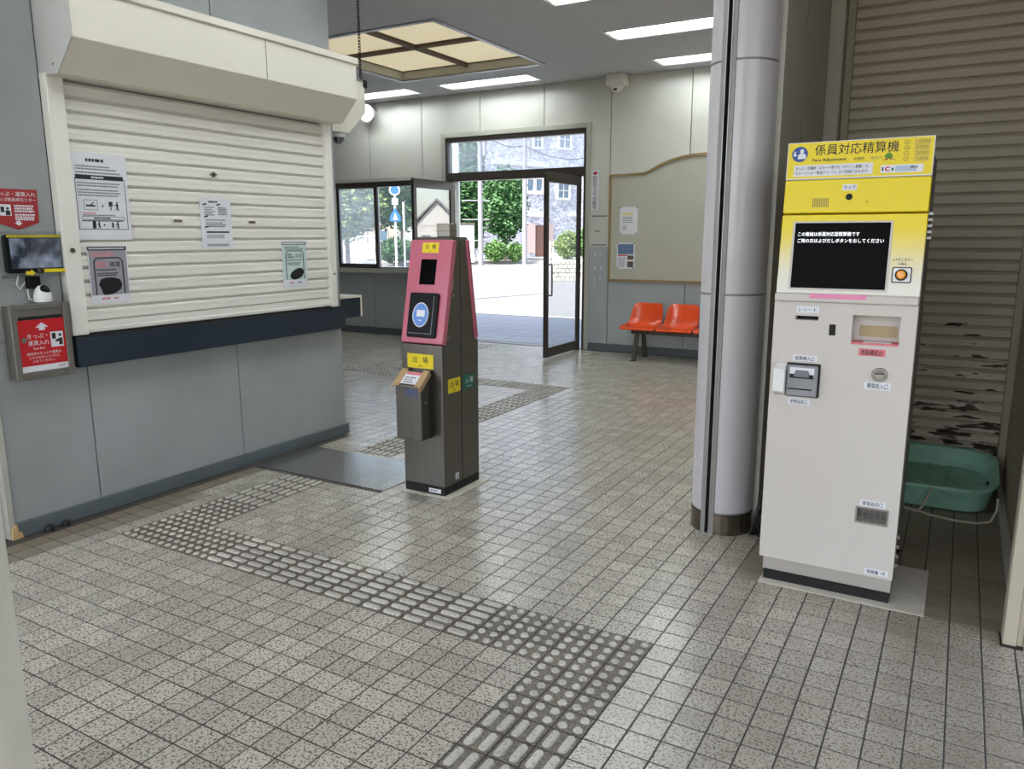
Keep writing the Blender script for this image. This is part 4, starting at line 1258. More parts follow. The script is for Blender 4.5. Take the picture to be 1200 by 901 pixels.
for s in (-1, 1):
    a = sorted((s * .1, s * .34))
    build(MB().box(a[0], a[1], .6, 1.47, 0, CZ - .02, FCl), 'channel', M_chan, cl)
    a = sorted((s * .10, s * .13))
    build(MB().box(a[0], a[1], .62, 1.5, 0, CZ - .02, FCl), 'channel_lip', M_alu, cl)
build(MB().box(-.1, .1, .5, .95, 0, CZ - .02, FCl), 'slot', M_blackm, cl)
build(MB().cyl(CC, CC + Vector((0, 0, CZ - .02)), .9, k=24), 'core', M_chan, cl)

# black cable coil between column and machine
cc = thing('cable_coil', 'black cable loops on the floor between column and fare machine', 'cable', (.85, 12.2, 0))
for i, (rr, dx, hz) in enumerate(((.55, 0, 1.0), (.48, .12, .85), (.6, .22, .9))):
    pts = [(.75 + dx + .2 * math.cos(q * .5), 12.1 + rr * .8 * math.sin(q * .5 + .6), .06 + hz + hz * math.cos(q * .5 + .4 * i)) for q in range(13)]
    build(MB().tube(pts, .06, 7), 'loop', M_rub, cc, smooth=True)
build(MB().tube([(.8, 12.0, .06), (1.2, 11.7, .06), (1.7, 11.8, .06), (2.0, 12.2, .06), (2.3, 12.4, .06)], .06, 7), 'loop', M_rub, cc, smooth=True)

# ================================================================== ALCOVE SHUTTER
m = bpy.data.materials.new('rusty_shutter'); m.use_nodes = True
nt = m.node_tree; L = nt.links.new; b = nt.nodes['Principled BSDF']; b.inputs['Roughness'].default_value = .5
gg = nt.nodes.new('ShaderNodeNewGeometry')
mp = nt.nodes.new('ShaderNodeMapping'); mp.inputs['Scale'].default_value = (1.6, 1.6, 9.0); L(gg.outputs['Position'], mp.inputs[0])
nz = nt.nodes.new('ShaderNodeTexNoise'); nz.inputs['Scale'].default_value = 4.2; nz.inputs['Detail'].default_value = 5; L(mp.outputs[0], nz.inputs['Vector'])
sx = nt.nodes.new('ShaderNodeSeparateXYZ'); L(gg.outputs['Position'], sx.inputs[0])
mr = nt.nodes.new('ShaderNodeMapRange'); mr.inputs['From Min'].default_value = .25; mr.inputs['From Max'].default_value = 1.35; mr.inputs['To Min'].default_value = .13; mr.inputs['To Max'].default_value = -.12
L(sx.outputs[2], mr.inputs['Value'])
ad = nt.nodes.new('ShaderNodeMath'); ad.operation = 'ADD'; L(nz.outputs['Fac'], ad.inputs[0]); L(mr.outputs[0], ad.inputs[1])
cr = nt.nodes.new('ShaderNodeValToRGB'); cr.color_ramp.interpolation = 'LINEAR'
e = cr.color_ramp.elements
e[0].position = .52; e[0].color = lin('b3a994'); e[1].position = .735; e[1].color = lin('1d1712')
for ps, cq in ((.60, 'b8ae99'), (.625, 'c4c0b4'), (.66, 'b9b3a4'), (.675, '6b4a34'), (.70, '4a2f20')):
    x = e.new(ps); x.color = lin(cq)
L(ad.outputs[0], cr.inputs[0]); L(cr.outputs[0], b.inputs['Base Color'])
M_rust = m
s2 = thing('roller_shutter', 'closed brownish roller shutter with rusty lower slats at the alcove back', 'shutter', (6.2, 26.2, 0))
FA = Frame((0, 26.4, 0), (0, -1, 0), (0, 0, 1), (1, 0, 0))
z = .05; P2 = .607
pr2 = [(0, 0), (.16, 0), (.22, .05), (.22, .42), (.16, .47), (.05, .48), (.05, .53), (.12, .55), (.05, .57), (.05, P2), (0, P2)]
first = None
while z < 31:
    if first is None:
        first = build(MB().poly([(a, bq + z) for a, bq in pr2], 1.65, 10.9, FA), 'slat', M_rust, s2)
        z0 = z
    else:
        o = first.copy(); COL.objects.link(o); o.parent = s2
        o.location = first.location + Vector((0, 0, (z - z0) * S))
    z += P2
M_rail = pm('tan_guide_rail', 'a39a84', .5, col2='8c846f', scale=5)
build(MB().box(1.28, 1.7, 25.9, 26.6, 0, CZ), 'guide_rail', M_rail, s2, bevel=.04)
build(MB().box(10.85, 11.25, 25.7, 26.6, 0, CZ), 'guide_rail', M_rail, s2, bevel=.04)
build(MB().box(6.9, 7.5, 26.14, 26.18, 6.6, 6.75), 'finger_pull', M_rail, s2)
hk = thing('latch_hook', 'small black hooked latch on the alcove side wall', 'latch', (11.2, 21.0, 17.6))
build(MB().box(11.05, 11.25, 20.6, 21.1, 17.3, 18.6), 'latch_body', M_black, hk, bevel=.06)
build(MB().tube([(11.1, 20.8, 17.8), (10.75, 20.7, 17.5), (10.55, 20.7, 17.35), (10.65, 20.7, 17.6)], .06, 7), 'hook', M_black, hk, smooth=True)

# ================================================================== GREEN TRAY
tr = thing('plastic_tray', 'green plastic sled tray with pale rope by the rusty shutter', 'tray', (8.2, 22.6, 0))
def ring(x0, x1, y0, y1, r, zf, zb, k=5):
    return [Vector((a, bq, zf + (zb - zf) * (bq - 19.9) / (25.4 - 19.9))) for a, bq in rrpts(x0, x1, y0, y1, r, k)]
rings = [ring(5.45, 10.45, 20.5, 25.0, 1.2, .03, .35), ring(5.15, 10.75, 20.0, 25.4, 1.5, 1.25, 2.05), ring(5.0, 10.88, 19.85, 25.55, 1.6, 1.28, 2.1),
         ring(5.0, 10.88, 19.85, 25.55, 1.6, 1.42, 2.25), ring(5.25, 10.65, 20.1, 25.3, 1.5, 1.42, 2.22), ring(5.6, 10.3, 20.55, 24.85, 1.2, .9, 1.3)]
mb = MB(); k = len(rings[0]); vv = [v for r in rings for v in r]; ff = []
for i in range(len(rings) - 1):
    ff += [[i * k + j, i * k + (j + 1) % k, (i + 1) * k + (j + 1) % k, (i + 1) * k + j] for j in range(k)]
ff += [list(range(k))[::-1], [(len(rings) - 1) * k + j for j in range(k)]]
mb.add(vv, ff)
build(mb, 'tray_shell', M_tray, tr, smooth=True)
for a in (6.6, 7.6, 8.6):
    build(MB().tube([(a, 20.9, .97), (a, 22.5, 1.1), (a, 24.6, 1.28)], .09, 6), 'rib', M_tray, tr, smooth=True)
build(MB().disc(22.2, 1.15, .28, .22, 10.36, 10.46, Frame((0, 0, 0), (0, 1, 0), (0, 0, 1), (1, 0, 0)), 16), 'grip_hole', M_blackm, tr)
rp = [(7.9, 19.86, 1.35), (7.75, 19.7, .9), (7.5, 19.5, .3), (7.3, 19.4, .06), (7.0, 19.6, .05), (6.4, 20.0, .05), (7.0, 19.8, .05), (7.9, 19.2, .05), (9.0, 18.9, .05), (10.0, 19.0, .05), (10.55, 19.3, .12), (10.8, 19.75, .6), (10.8, 19.9, 1.2)]
build(MB().tube(rp, .06, 7), 'rope', M_rope, tr, smooth=True)

# ================================================================== FAR WALL THINGS
bd = thing('bulletin_board', 'large beige notice board with arched wooden frame on the far wall', 'notice board', (-17.5, BW, 8.8))
half = [(-29.2, 8.85), (-29.2, 21.15), (-25.0, 21.2), (-24.3, 21.45), (-23.2, 22.05), (-22, 22.5), (-20.6, 22.85), (-19.2, 23.05), (-17.5, 23.1)]
full = half + [(-35.0 - a, bq) for a, bq in half[-2::-1]]
build(MB().poly(full, 0, .12, FB), 'board_face', M_board, bd)
for i in range(len(full)):
    (x0, y0), (x1, y1) = full[i], full[(i + 1) % len(full)]
    fr = Frame(FB.p(x0, y0), FB.R * (x1 - x0) + FB.U * (y1 - y0), FB.R * -(y1 - y0) + FB.U * (x1 - x0), FB.N)
    build(MB().box(-.1, math.hypot(x1 - x0, y1 - y0) + .1, -.12, .16, 0, .28, fr), 'frame_piece', M_wood, bd)
t = sheet('posted_notice', 'plain white notice pinned on the notice board, upper sheet', 'notice', FB, -27.95, -25.7, 14.3, 17.5, .12)
fine_print(FB, -27.6, -26.0, [16.8, 16.6], .14, M_yel2, t, .14)
fine_print(FB, -27.6, -26.0, [16.3, 16.1, 15.9, 15.7], .1, M_inkg, t, .14)
fine_print(FB, -27.6, -26.9, [15.3, 15.1, 14.9], .1, M_inkg, t, .14)
mb = MB()
for a, bq in ((-27.85, 17.4), (-25.8, 17.4), (-27.85, 14.4), (-25.8, 14.4)): mb.disc(a, bq, .08, .08, .14, .18, FB, 8)
build(mb, 'pin', M_black, t)
t = sheet('posted_leaflet', 'leaflet with dark blue photo pinned on the notice board, lower sheet', 'leaflet', FB, -28.25, -25.95, 10.2, 13.3, .12)
build(MB().box(-28.1, -26.1, 11.95, 13.15, .14, .15, FB), 'photo', M_photo, t)
build(MB().box(-28.1, -26.9, 11.75, 11.88, .14, .15, FB), 'red_line', M_red, t)
build(MB().box(-26.85, -26.1, 11.3, 11.8, .14, .15, FB), 'small_photo', M_skyf, t)
build(MB().box(-26.85, -26.1, 10.4, 11.1, .14, .15, FB), 'small_photo', M_benchf, t)
fine_print(FB, -28.05, -27.0, [11.5, 11.3, 11.1, 10.9, 10.7, 10.5], .1, M_inkg, t, .14)
mb = MB()
for a, bq in ((-28.15, 13.2), (-26.05, 13.2), (-28.15, 10.3), (-26.05, 10.3)): mb.disc(a, bq, .08, .08, .15, .18, FB, 8)
build(mb, 'pin', M_black, t)
t = sheet('vertical_sign', 'narrow white vertical sign with black lettering right of the door', 'sign', FB, -31.8, -30.85, 17.2, 21.9, .0)
build(MB().poly([(-31.65, 21.55), (-31.3, 21.75), (-31.0, 21.7), (-31.05, 21.45), (-31.4, 21.35)], .02, .03, FB), 'camera_icon', M_red, t)
for i, chh in enumerate('防犯カメラ作動中'):
    text(chh, FB, -31.32, 21.0 - i * .5, .6, M_ink, t, .02, bold=.03)

# bench with shell seats
bn = thing('bench', 'row of orange shell seats on a steel bench under the notice board', 'bench', (-18.5, 61, 0))
build(MB().box(-24.4, -11.8, 59.9, 60.5, 3.0, 3.35).box(-24.4, -11.8, 61.6, 62.2, 3.0, 3.35).box(-24.4, -24.05, 59.9, 62.2, 3.0, 3.35), 'beam', M_benchf, bn, bevel=.04)
for u in (-23.65, -12.6):
    for v0, v1 in ((60.0, 58.9), (61.9, 62.6)):
        build(MB().poly([(v0 - .22, 3.1), (v0 + .22, 3.1), (v1 + .2, .05), (v1 - .2, .05)], u - .22, u + .22, Frame((0, 0, 0), (0, 1, 0), (0, 0, 1), (1, 0, 0))), 'leg', M_benchf, bn, bevel=.03)
        build(MB().box(u - .27, u + .27, v1 - .27, v1 + .27, 0, .1), 'foot', M_rub, bn)
def seat_mesh(cu):
    # section (v, z, halfwidth, dish)
    sec = [(58.75, 3.62, 1.95, .0), (58.95, 3.78, 2.1, .05), (59.6, 3.72, 2.12, .3), (60.6, 3.6, 2.1, .42), (61.5, 3.66, 2.05, .5), (62.05, 3.95, 2.0, .55), (62.4, 4.6, 1.95, .5), (62.65, 5.4, 1.88, .42), (62.85, 6.0, 1.75, .3), (62.95, 6.28, 1.5, .15), (62.98, 6.36, 1.2, .05)]
    nx = 11
    top, bot = [], []
    for i, (v, zz, w, d) in enumerate(sec):
        v0, z0 = sec[max(i - 1, 0)][:2]; v1, z1 = sec[min(i + 1, len(sec) - 1)][:2]
        tv = Vector((0, v1 - v0, z1 - z0)).normalized(); nv = Vector((0, -tv.z, tv.y))
        for j in range(nx):
            s = j / (nx - 1) * 2 - 1
            lift = d * abs(s) ** 2.6
            pnt = Vector((cu + s * w, v, zz)) + nv * lift
            top.append(pnt); bot.append(pnt - nv * .09)
    n = len(top); vs = top + bot; fs = []
    ns = len(sec)
    for i in range(ns - 1):
        for j in range(nx - 1):
            a = i * nx + j
            fs.append([a, a + 1, a + nx + 1, a + nx]); fs.append([n + a, n + a + nx, n + a + nx + 1, n + a + 1])
    for i in range(ns - 1):
        for j, fl in ((0, 0), (nx - 1, 1)):
            a = i * nx + j
            fs.append([a, a + nx, n + a + nx, n + a])
    for j in range(nx - 1):
        fs.append([j, n + j, n + j + 1, j + 1]); a = (ns - 1) * nx + j; fs.append([a, a + 1, n + a + 1, n + a])
    return MB().add(vs, fs)
for cu in (-23.35, -19.05, -14.75):
    so = build(seat_mesh(cu), 'seat', M_orangep, bn, smooth=True)
    build(MB().box(cu - 1.2, cu + 1.2, 60.0, 62.1, 3.35, 3.55), 'seat_bracket', M_blackm, so)

# camera box at the top of the far wall
t = thing('wall_camera', 'small white camera housing where the far wall meets the ceiling', 'security camera', (-28.3, 63.6, 31.2))
build(MB().box(-29.4, -27.2, 62.6, 64.5, 31.1, 32.38), 'housing', M_hood, t, bevel=.08)
build(MB().lathe((-28.3, 63.5, 31.1), [(.75, 0), (.72, -.2), (.55, -.45), (.3, -.58), (0, -.62)], 20), 'dome', M_white, t, smooth=True)
build(MB().disc(-28.3, 30.75, .22, .22, .0, .04, Frame((0, 62.92, 0), (1, 0, 0), (0, 0, 1), (0, -1, 0)), 14), 'lens', M_black, t)
t = thing('wall_lamp', 'white round lamp at the top of the far wall behind the hood', 'lamp', (-65.3, 63.6, 31))
build(MB().lathe((-65.3, 64.45, 31.0), [(.6, 0), (.7, .35), (1.2, 1.3), (1.25, 1.5)], 20, axis=(.0, -1, -.12)), 'lamp_shade', M_lampw, t, smooth=True)
build(MB().disc(-65.3, 30.85, 1.1, 1.1, 0, .05, Frame((0, 63.0, 0), (1, 0, 0), (0, 0, 1), (0, -1, -.12)), 20), 'diffuser', pm('lamp_diffuser', 'ffffff', .5, emit='ffffff', estr=.6), t)

# ================================================================== OUTSIDE
M_asph = pm('sunlit_asphalt', '8a898a', .9, col2='74737a', scale=.5, bump=.2, bscale=40)
M_kerb = pm('kerb_concrete', 'b5b3ae', .85, col2='9e9b95', scale=2)
M_line = pm('road_paint', 'e6e6e2', .7)
M_leaf = pm('green_leaves', '4f7a45', .6, col2='2a4f2c', scale=2.2, var=1.0)
M_leafy = pm('yellowish_leaves', '8a9c5c', .6, col2='567544', scale=2.0, var=1.0)
M_leafr = pm('reddish_leaves', 'b5703f', .6, col2='7d8a45', scale=2.0, var=1.0)
M_hedge = pm('hedge_leaves', '6b8f4c', .6, col2='44703a', scale=2.4, var=1.0)
M_bark = pm('bark', '6b5a49', .9, col2='4f4236', scale=8, bump=.4)
M_stone = None
def stone_mat():
    m = bpy.data.materials.new('rubble_stone_facade'); m.use_nodes = True
    nt = m.node_tree; L = nt.links.new; b = nt.nodes['Principled BSDF']; b.inputs['Roughness'].default_value = .9
    gg = nt.nodes.new('ShaderNodeNewGeometry'); mp = nt.nodes.new('ShaderNodeMapping'); mp.inputs['Scale'].default_value = (1.5, 1.5, 2.6); L(gg.outputs['Position'], mp.inputs[0])
    vo = nt.nodes.new('ShaderNodeTexVoronoi'); vo.inputs['Scale'].default_value = 3.6; L(mp.outputs[0], vo.inputs['Vector'])
    cr = nt.nodes.new('ShaderNodeValToRGB'); cr.color_ramp.elements[0].color = lin('9c9fb0'); cr.color_ramp.elements[1].color = lin('dcdce4')
    sx = nt.nodes.new('ShaderNodeSeparateColor'); L(vo.outputs['Color'], sx.inputs[0]); L(sx.outputs[0], cr.inputs[0])
    L(cr.outputs[0], b.inputs['Base Color'])
    ve = nt.nodes.new('ShaderNodeTexVoronoi'); ve.feature = 'DISTANCE_TO_EDGE'; ve.inputs['Scale'].default_value = 3.6; L(mp.outputs[0], ve.inputs['Vector'])
    bp = nt.nodes.new('ShaderNodeBump'); bp.inputs['Distance'].default_value = .05; L(ve.outputs['Distance'], bp.inputs['Height']); L(bp.outputs[0], b.inputs['Normal'])
    return m
M_stone = stone_mat()
M_bwhite = pm('white_render', 'dcdad6', .8, col2='cfccc6', scale=.8)
M_bpink = pm('pinkish_render', 'c9b4b0', .8, col2='b9a39f', scale=.8)
M_bglass = pm('window_glass_dark', '5d7488', .15, col2='7b93a6', scale=1.0, var=.8)
M_bdoor = pm('brown_door', '6e4f45', .6)
M_pole = pm('concrete_pole', '94939a', .8, col2='85848b', scale=2)
M_beigew = pm('beige_wall', 'cdb9a4', .85, col2='bda88f', scale=1)
M_roofg = pm('grey_roof', '8e9299', .7)

def polar(b, D, z=0.0):
    t = math.radians(b)
    return Vector((CAM.x - D * math.sin(t), CAM.y + D * math.cos(t), z))
tag(build(MB().box(-900, 500, 65.4, 1400, -1.5, -.12), 'ground', M_asph), kind='structure')
pv = tag(build(MB().box(-110, 12, 65.2, 98, -.6, -.03), 'pavement', M_walk), kind='structure')
tag(build(MB().box(-300, 300, -600, -60, -3, -.4), 'platform_ground', M_asph), kind='structure')
slab_mb = MB().box(-1.45, 1.45, -1.45, 1.45, -.03, .03)
slab_me = mesh_from(slab_mb, 'paving_slab', Vector((0, 0, 0)), True, False, [pm('paving_slab_grey', 'b4b5ba', .6, col2='a3a4a9', scale=2)])
for i in range(20):
    for j in range(10):
        link(bpy.data.objects.new('paving_slab', slab_me), pv, (-78 + i * 3.0, 67.6 + j * 3.0, -.02 + random.uniform(-.006, .006)))
tag(build(MB().box(-110, 12, 98, 99.6, -.5, .0), 'kerb_near', M_kerb), kind='structure')
# far sidewalk with kerb
pa, pb = polar(52, 390), polar(20, 440)
dd = (pb - pa).normalized(); nn = Vector((-dd.y, dd.x, 0))
if nn.dot(pa - CAM) < 0: nn = -nn
FW_ = Frame(pa, dd, nn, (0, 0, 1))
LN = (pb - pa).length
tag(build(MB().box(-50, LN + 80, 0, 3, -.4, 1.3, FW_), 'kerb_far', M_kerb), kind='structure')
tag(build(MB().box(-50, LN + 80, 3, 300, -.4, 1.1, FW_), 'sidewalk_far', M_walk), kind='structure')
tag(build(MB().box(-40, LN + 60, -26, -24.4, -.13, -.06, FW_), 'road_line', M_line), 'white line painted along the far side of the road', 'road marking')

def foliage(name, parent, c, rx, ry, rz, n, size, mat, shape=1.0):
    mb = MB()
    for i in range(n):
        while True:
            p = Vector((random.uniform(-1, 1), random.uniform(-1, 1), random.uniform(-1, 1)))
            if .25 < p.length < 1: break
        lump = 1 + .18 * math.sin(p.x * 7 + i % 3) * math.cos(p.z * 6)
        q = Vector((c[0] + p.x * rx * lump, c[1] + p.y * ry * lump, c[2] + p.z * rz * lump))
        x = Vector((random.gauss(0, 1), random.gauss(0, 1), random.gauss(0, .6))).normalized()
        y = x.orthogonal().normalized()
        s = size * random.uniform(.6, 1.3)
        mb.add([q - x * s, q + y * s * .5, q + x * s, q - y * s * .5], [[0, 1, 2, 3]])
    return build(mb, name, mat, parent, recalc=False)
def tree(label, b, D, zc, r, rz, mat, n=2600, size=1.6, z0=1.0, name='tree', tr=1.1, at=None):
    base = at or polar(b, D, z0)
    t = thing(name, label, 'tree', base)
    top = Vector((base.x, base.y, zc))
    mb = MB().cyl(base, top, tr, tr * .5, k=9)
    for q in range(5):
        an = q * 1.3
        mb.cyl(base + (top - base) * .6, top + Vector((math.cos(an) * r * .6, math.sin(an) * r * .6, rz * .3)), tr * .4, tr * .12, k=6)
    build(mb, 'trunk', M_bark, t, smooth=True)
    foliage('crown', t, top, r, r, rz, n, size, mat)
def shrub(label, b, D, r, h, mat, n=1100, size=.9, z0=1.0, ry=None):
    base = polar(b, D, z0)
    t = thing('shrub', label, 'shrub', base)
    build(MB().cyl(base, base + Vector((0, 0, h * .5)), .4, .2, k=7), 'stem', M_bark, t)
    foliage('leaves', t, (base.x, base.y, z0 + h * .52), r, ry or r, h * .5, n, size, mat)

tree('dense green tree seen through the open doorway', 30.5, 418, 30, 12, 18, M_leaf, 5200, 1.3)
tree('yellowish tree left of the utility pole, seen through the doorway', 33.3, 430, 42, 11, 26, M_leaf, 3600, 1.5)
tree('dark green tree behind the white cabinet outside', 32.9, 434, 20, 7, 14, M_leaf, 2600, 1.3)
tree('large pale green tree outside the left window pane', 41.8, 330, 27, 15, 14, M_leafy, 3600, 1.4)
tree('green tree with trunk behind the window mullion', 39.6, 350, 34, 13, 16, M_leaf, 3200, 1.4)
tree('green tree behind the road sign outside the right window pane', 37.9, 420, 34, 14, 17, M_leaf, 3600, 1.4)
tree('reddish autumn tree reflected in the left door leaf', 0, 0, 34, 14, 16, M_leafr, 2600, 1.6, at=Vector((112, 330, 0)))
tree('green tree reflected in the left door leaf beside the house', 0, 0, 30, 14, 18, M_leaf, 2600, 1.6, at=Vector((172, 300, 0)))
shrub('left clipped shrub at the foot of the doorway tree', 31.2, 402, 5.8, 10.5, M_hedge, 2200, .7)
shrub('right clipped shrub at the foot of the doorway tree', 29.75, 404, 4.6, 9.5, M_hedge, 2200, .7)
shrub('hedge bush behind the sign pole outside the window', 38.4, 385, 9, 12, M_leaf, 2200, .9)
shrub('bright shrub on the stone planter seen through the right door leaf', 25.9, 262, 4.5, 9, M_leafy, 1700, .6, z0=6.4)
shrub('pale shrub at the right end of the stone planter', 24.5, 262, 4.0, 11, M_hedge, 1500, .6, z0=6.4)
# stone planter wall
pc = polar(25.6, 250)
pl = thing('stone_planter', 'low pale stone planter wall seen through the right door leaf', 'planter', pc)
rr = Vector((math.cos(math.radians(25.6)), math.sin(math.radians(25.6)), 0)); rf = Vector((-rr.y, rr.x, 0))
FPl = Frame(pc, rr, rf, (0, 0, 1))
build(MB().box(-6.2, 12, .6, 24, -.1, 6.4, FPl), 'planter_core', M_mortar, pl)
for i in range(13):
    for j in range(5):
        x = -6.2 + i * 1.4 + (.7 if j % 2 else 0); w = 1.28
        dz = random.uniform(-.05, .05)
        build(MB().box(x, x + w, 0 - random.uniform(0, .25), .7, -.1 + j * 1.32, 1.1 + j * 1.32 + dz, FPl), 'stone', M_kerb if random.random() < .6 else M_mortar, pl, bevel=.12, seg=1)

# utility poles
def upole(b, D, label, arms):
    p0 = polar(b, D, -.1)
    t = thing('utility_pole', label, 'utility pole', p0, 'utility poles across the road')
    build(MB().cyl(p0, p0 + Vector((0, 0, 105)), 1.25, .9, k=14), 'pole_shaft', M_pole, t, smooth=True)
    rr = Vector((math.cos(math.radians(b)), math.sin(math.radians(b)), 0))
    for zz, w in arms:
        build(MB().cyl(p0 + Vector((0, 0, zz)) - rr * w, p0 + Vector((0, 0, zz)) + rr * w * .5, .28, k=6), 'cross_arm', M_pole, t)
    build(MB().cyl(p0 + Vector((0, 0, 52)) + rr * 2.2, p0 + Vector((0, 0, 60)) + rr * 2.2, 1.0, k=12), 'transformer', M_pole, t, smooth=True)
upole(32.25, 385, 'utility pole with cross arms left of the doorway tree', ((22, 9), (31, 9), (12, 5)))
upole(29.05, 398, 'utility pole right of the doorway tree in front of the stone building', ((54, 8), (58, 8)))
w0 = polar(32.25, 385, 64); w1 = polar(29.05, 398, 58); w2 = polar(24.0, 360, 49)
for k_, (a_, b_, lb) in enumerate(((w0, w1, 'overhead cable sagging between the two utility poles'), (w1, w2, 'overhead cable running right from the second utility pole'))):
    pts = [a_.lerp(b_, q / 12) - Vector((0, 0, 7 * (1 - (2 * q / 12 - 1) ** 2) * .5)) for q in range(13)]
    tag(build(MB().tube(pts, .18, 5), 'overhead_cable', M_black, smooth=True), lb, 'cable')
# white cabinet outside
wc = polar(33.2, 396)
t = thing('white_cabinet', 'white roadside cabinet with dark roof left of the utility pole', 'cabinet', wc)
FC = Frame(wc, Vector((math.cos(math.radians(33.2)), math.sin(math.radians(33.2)), 0)), Vector((-math.sin(math.radians(33.2)), math.cos(math.radians(33.2)), 0)), (0, 0, 1))
build(MB().box(-4.2, 3.4, 0, 6, 1.0, 19.5, FC), 'cabinet_body', M_bwhite, t)
build(MB().box(-4.6, 3.8, -.4, 6.4, 19.5, 20.6, FC), 'cabinet_roof', M_benchf, t)
build(MB().box(-3.9, -.5, -.15, 0, 2, 19, FC), 'cabinet_door', M_bwhite, t, bevel=.1)
build(MB().box(-.3, 3.1, -.15, 0, 2, 19, FC), 'cabinet_door', M_bwhite, t, bevel=.1)
build(MB().box(-1.0, -.7, -.4, -.15, 9.5, 11.5, FC), 'cabinet_handle', M_steel, t)
# white canopy pillar just outside the door
pp = polar(33.95, 175)
t = thing('canopy_pillar', 'slim white canopy pillar outside the left door leaf', 'pillar', pp)
build(MB().cyl(pp - Vector((0, 0, .1)), pp + Vector((0, 0, 36)), .75, k=18), 'pillar_shaft', M_bwhite, t, smooth=True)
build(MB().cyl(pp - Vector((0, 0, .1)), pp + Vector((0, 0, 1.2)), 1.0, k=18), 'pillar_foot', M_bwhite, t, smooth=True)

# stone building across the road
f0 = polar(34.8, 452); fd = Vector((.486, .874, 0)); fd = (polar(22.5, 540) - f0).normalized()
fnn = Vector((fd.y, -fd.x, 0))
FBd = Frame(f0, fd, (0, 0, 1), fnn)
bl = thing('stone_building', 'grey stone apartment building with white window frames across the road', 'building', f0 + fd * 60)
def fa(x):      # distance along the facade of a bearing
    t = math.radians(x); d = Vector((-math.sin(t), math.cos(t), 0))
    den = d.x * fnn.x + d.y * fnn.y
    k = ((f0.x - CAM.x) * fnn.x + (f0.y - CAM.y) * fnn.y) / den
    return (Vector((CAM.x, CAM.y, 0)) + d * k - Vector((f0.x, f0.y, 0))).dot(fd), k
XE = fa(20.0)[0]
build(MB().box(6, XE, 0, 110, -35, 0, FBd), 'facade', M_stone, bl)
def zat(py, k): return CAM.z + k * (276 - py) / 923.6
def brg(px): return 30 + math.degrees(math.atan((600 - px) / 923.6))
def bwin(x0, x1, y0, y1, mull=1, hor=1, dark=None):
    a0, k0 = fa(brg(x0)); a1, k1 = fa(brg(x1)); k = (k0 + k1) / 2
    z1, z0 = zat(y0, k), zat(y1, k)
    mb = MB()
    for q in rects_minus(a0 - 1.4, a1 + 1.4, z0 - 1.4, z1 + 1.4, [(a0, a1, z0, z1)]): mb.box(*q, 0, .8, FBd)
    w = build(mb, 'window', M_bwhite, bl)
    build(MB().box(a0, a1, z0, z1, 0, .15, FBd), 'pane', dark or M_bglass, w)
    mb = MB()
    for i in range(1, mull + 1):
        a = a0 + (a1 - a0) * i / (mull + 1); mb.box(a - .3, a + .3, z0, z1, .15, .5, FBd)
    for i in range(1, hor + 1):
        zz = z0 + (z1 - z0) * i / (hor + 1); mb.box(a0, a1, zz - .3, zz + .3, .15, .5, FBd)
    if mb.v: build(mb, 'mullion', M_bwhite, w)
def bband(x0, x1, y0, y1, mat=None, out=1.2, nm='band'):
    a0, k0 = fa(brg(x0)); a1, k1 = fa(brg(x1)); k = (k0 + k1) / 2
    build(MB().box(a0, a1, zat(y1, k), zat(y0, k), 0, out, FBd), nm, mat or M_bwhite, bl)
bwin(655, 667, 159, 177); bwin(654, 666, 217, 233); bwin(618, 625, 212, 225, 0, 0); bwin(628, 635, 212, 225, 0, 0)
bwin(626, 634, 160, 176)
bband(578, 642, 192.5, 197); bband(616, 640, 226, 229); bband(616, 640, 250, 254); bband(667, 678, 250, 254)
bband(617, 627, 262, 296, M_bpink, .8, 'wall_panel'); bband(628, 637, 264, 300, M_bdoor, .5, 'entrance_door')
bband(640, 690, 297, 306, M_bwhite, 2.0, 'plinth_band')
bband(642, 648, 262, 300, M_bpink, .8, 'wall_panel')
# white fence right of the entrance
t = thing('rail_fence', 'pale rail fence in front of the stone building', 'fence', polar(26.3, 330, 0))
for i in range(9):
    q = polar(27.2 - i * .25, 330, -.1)
    build(MB().cyl(q, q + Vector((0, 0, 12)), .3, k=7), 'fence_post', M_bwhite, t)
for zz in (11, 6):
    build(MB().cyl(polar(27.2, 330, zz), polar(25.2, 330, zz), .25, k=6), 'fence_rail', M_bwhite, t)

# road sign, second pole, white frame and house seen through the window
def cyl_thing(name, label, cat, b, D, h, r, mat):
    q = polar(b, D, -.1)
    t = thing(name, label, cat, q)
    build(MB().cyl(q, q + Vector((0, 0, h)), r, k=10), 'pole_shaft', mat, t, smooth=True)
    return t, q
t, q = cyl_thing('road_sign', 'road sign pole with round blue sign and blue crossing sign', 'road sign', 38.35, 290, 34, .45, M_bwhite)
bq = math.radians(38.35); FRs = Frame(q, (math.cos(bq), math.sin(bq), 0), (0, 0, 1), (math.sin(bq), -math.cos(bq), 0))
M_sblue = pm('sign_blue', '2f6fb8', .4)
build(MB().disc(0, 30.5, 2.0, 2.0, .5, .7, FRs, 24), 'round_sign', M_bwhite, t)
build(MB().disc(0, 30.5, 1.5, 1.5, .7, .75, FRs, 24), 'blue_disc', M_sblue, t)
build(MB().box(-1.1, 1.1, 25.3, 27.6, .5, .7, FRs), 'white_plate', M_bwhite, t)
build(MB().poly([(-1.9, 19.4), (1.9, 19.4), (1.9, 21.2), (0, 24.4), (-1.9, 21.2)], .5, .7, FRs), 'crossing_sign', M_sblue, t)
mb = MB().poly([(-.9, 20), (.9, 20), (0, 22.6)], .7, .75, FRs)
build(mb, 'crossing_symbol', M_bwhite, t)
cyl_thing('thin_pole', 'slim pale pole right of the road sign', 'pole', 37.75, 330, 28, .45, M_bwhite)
fcen = polar(40.5, 280)
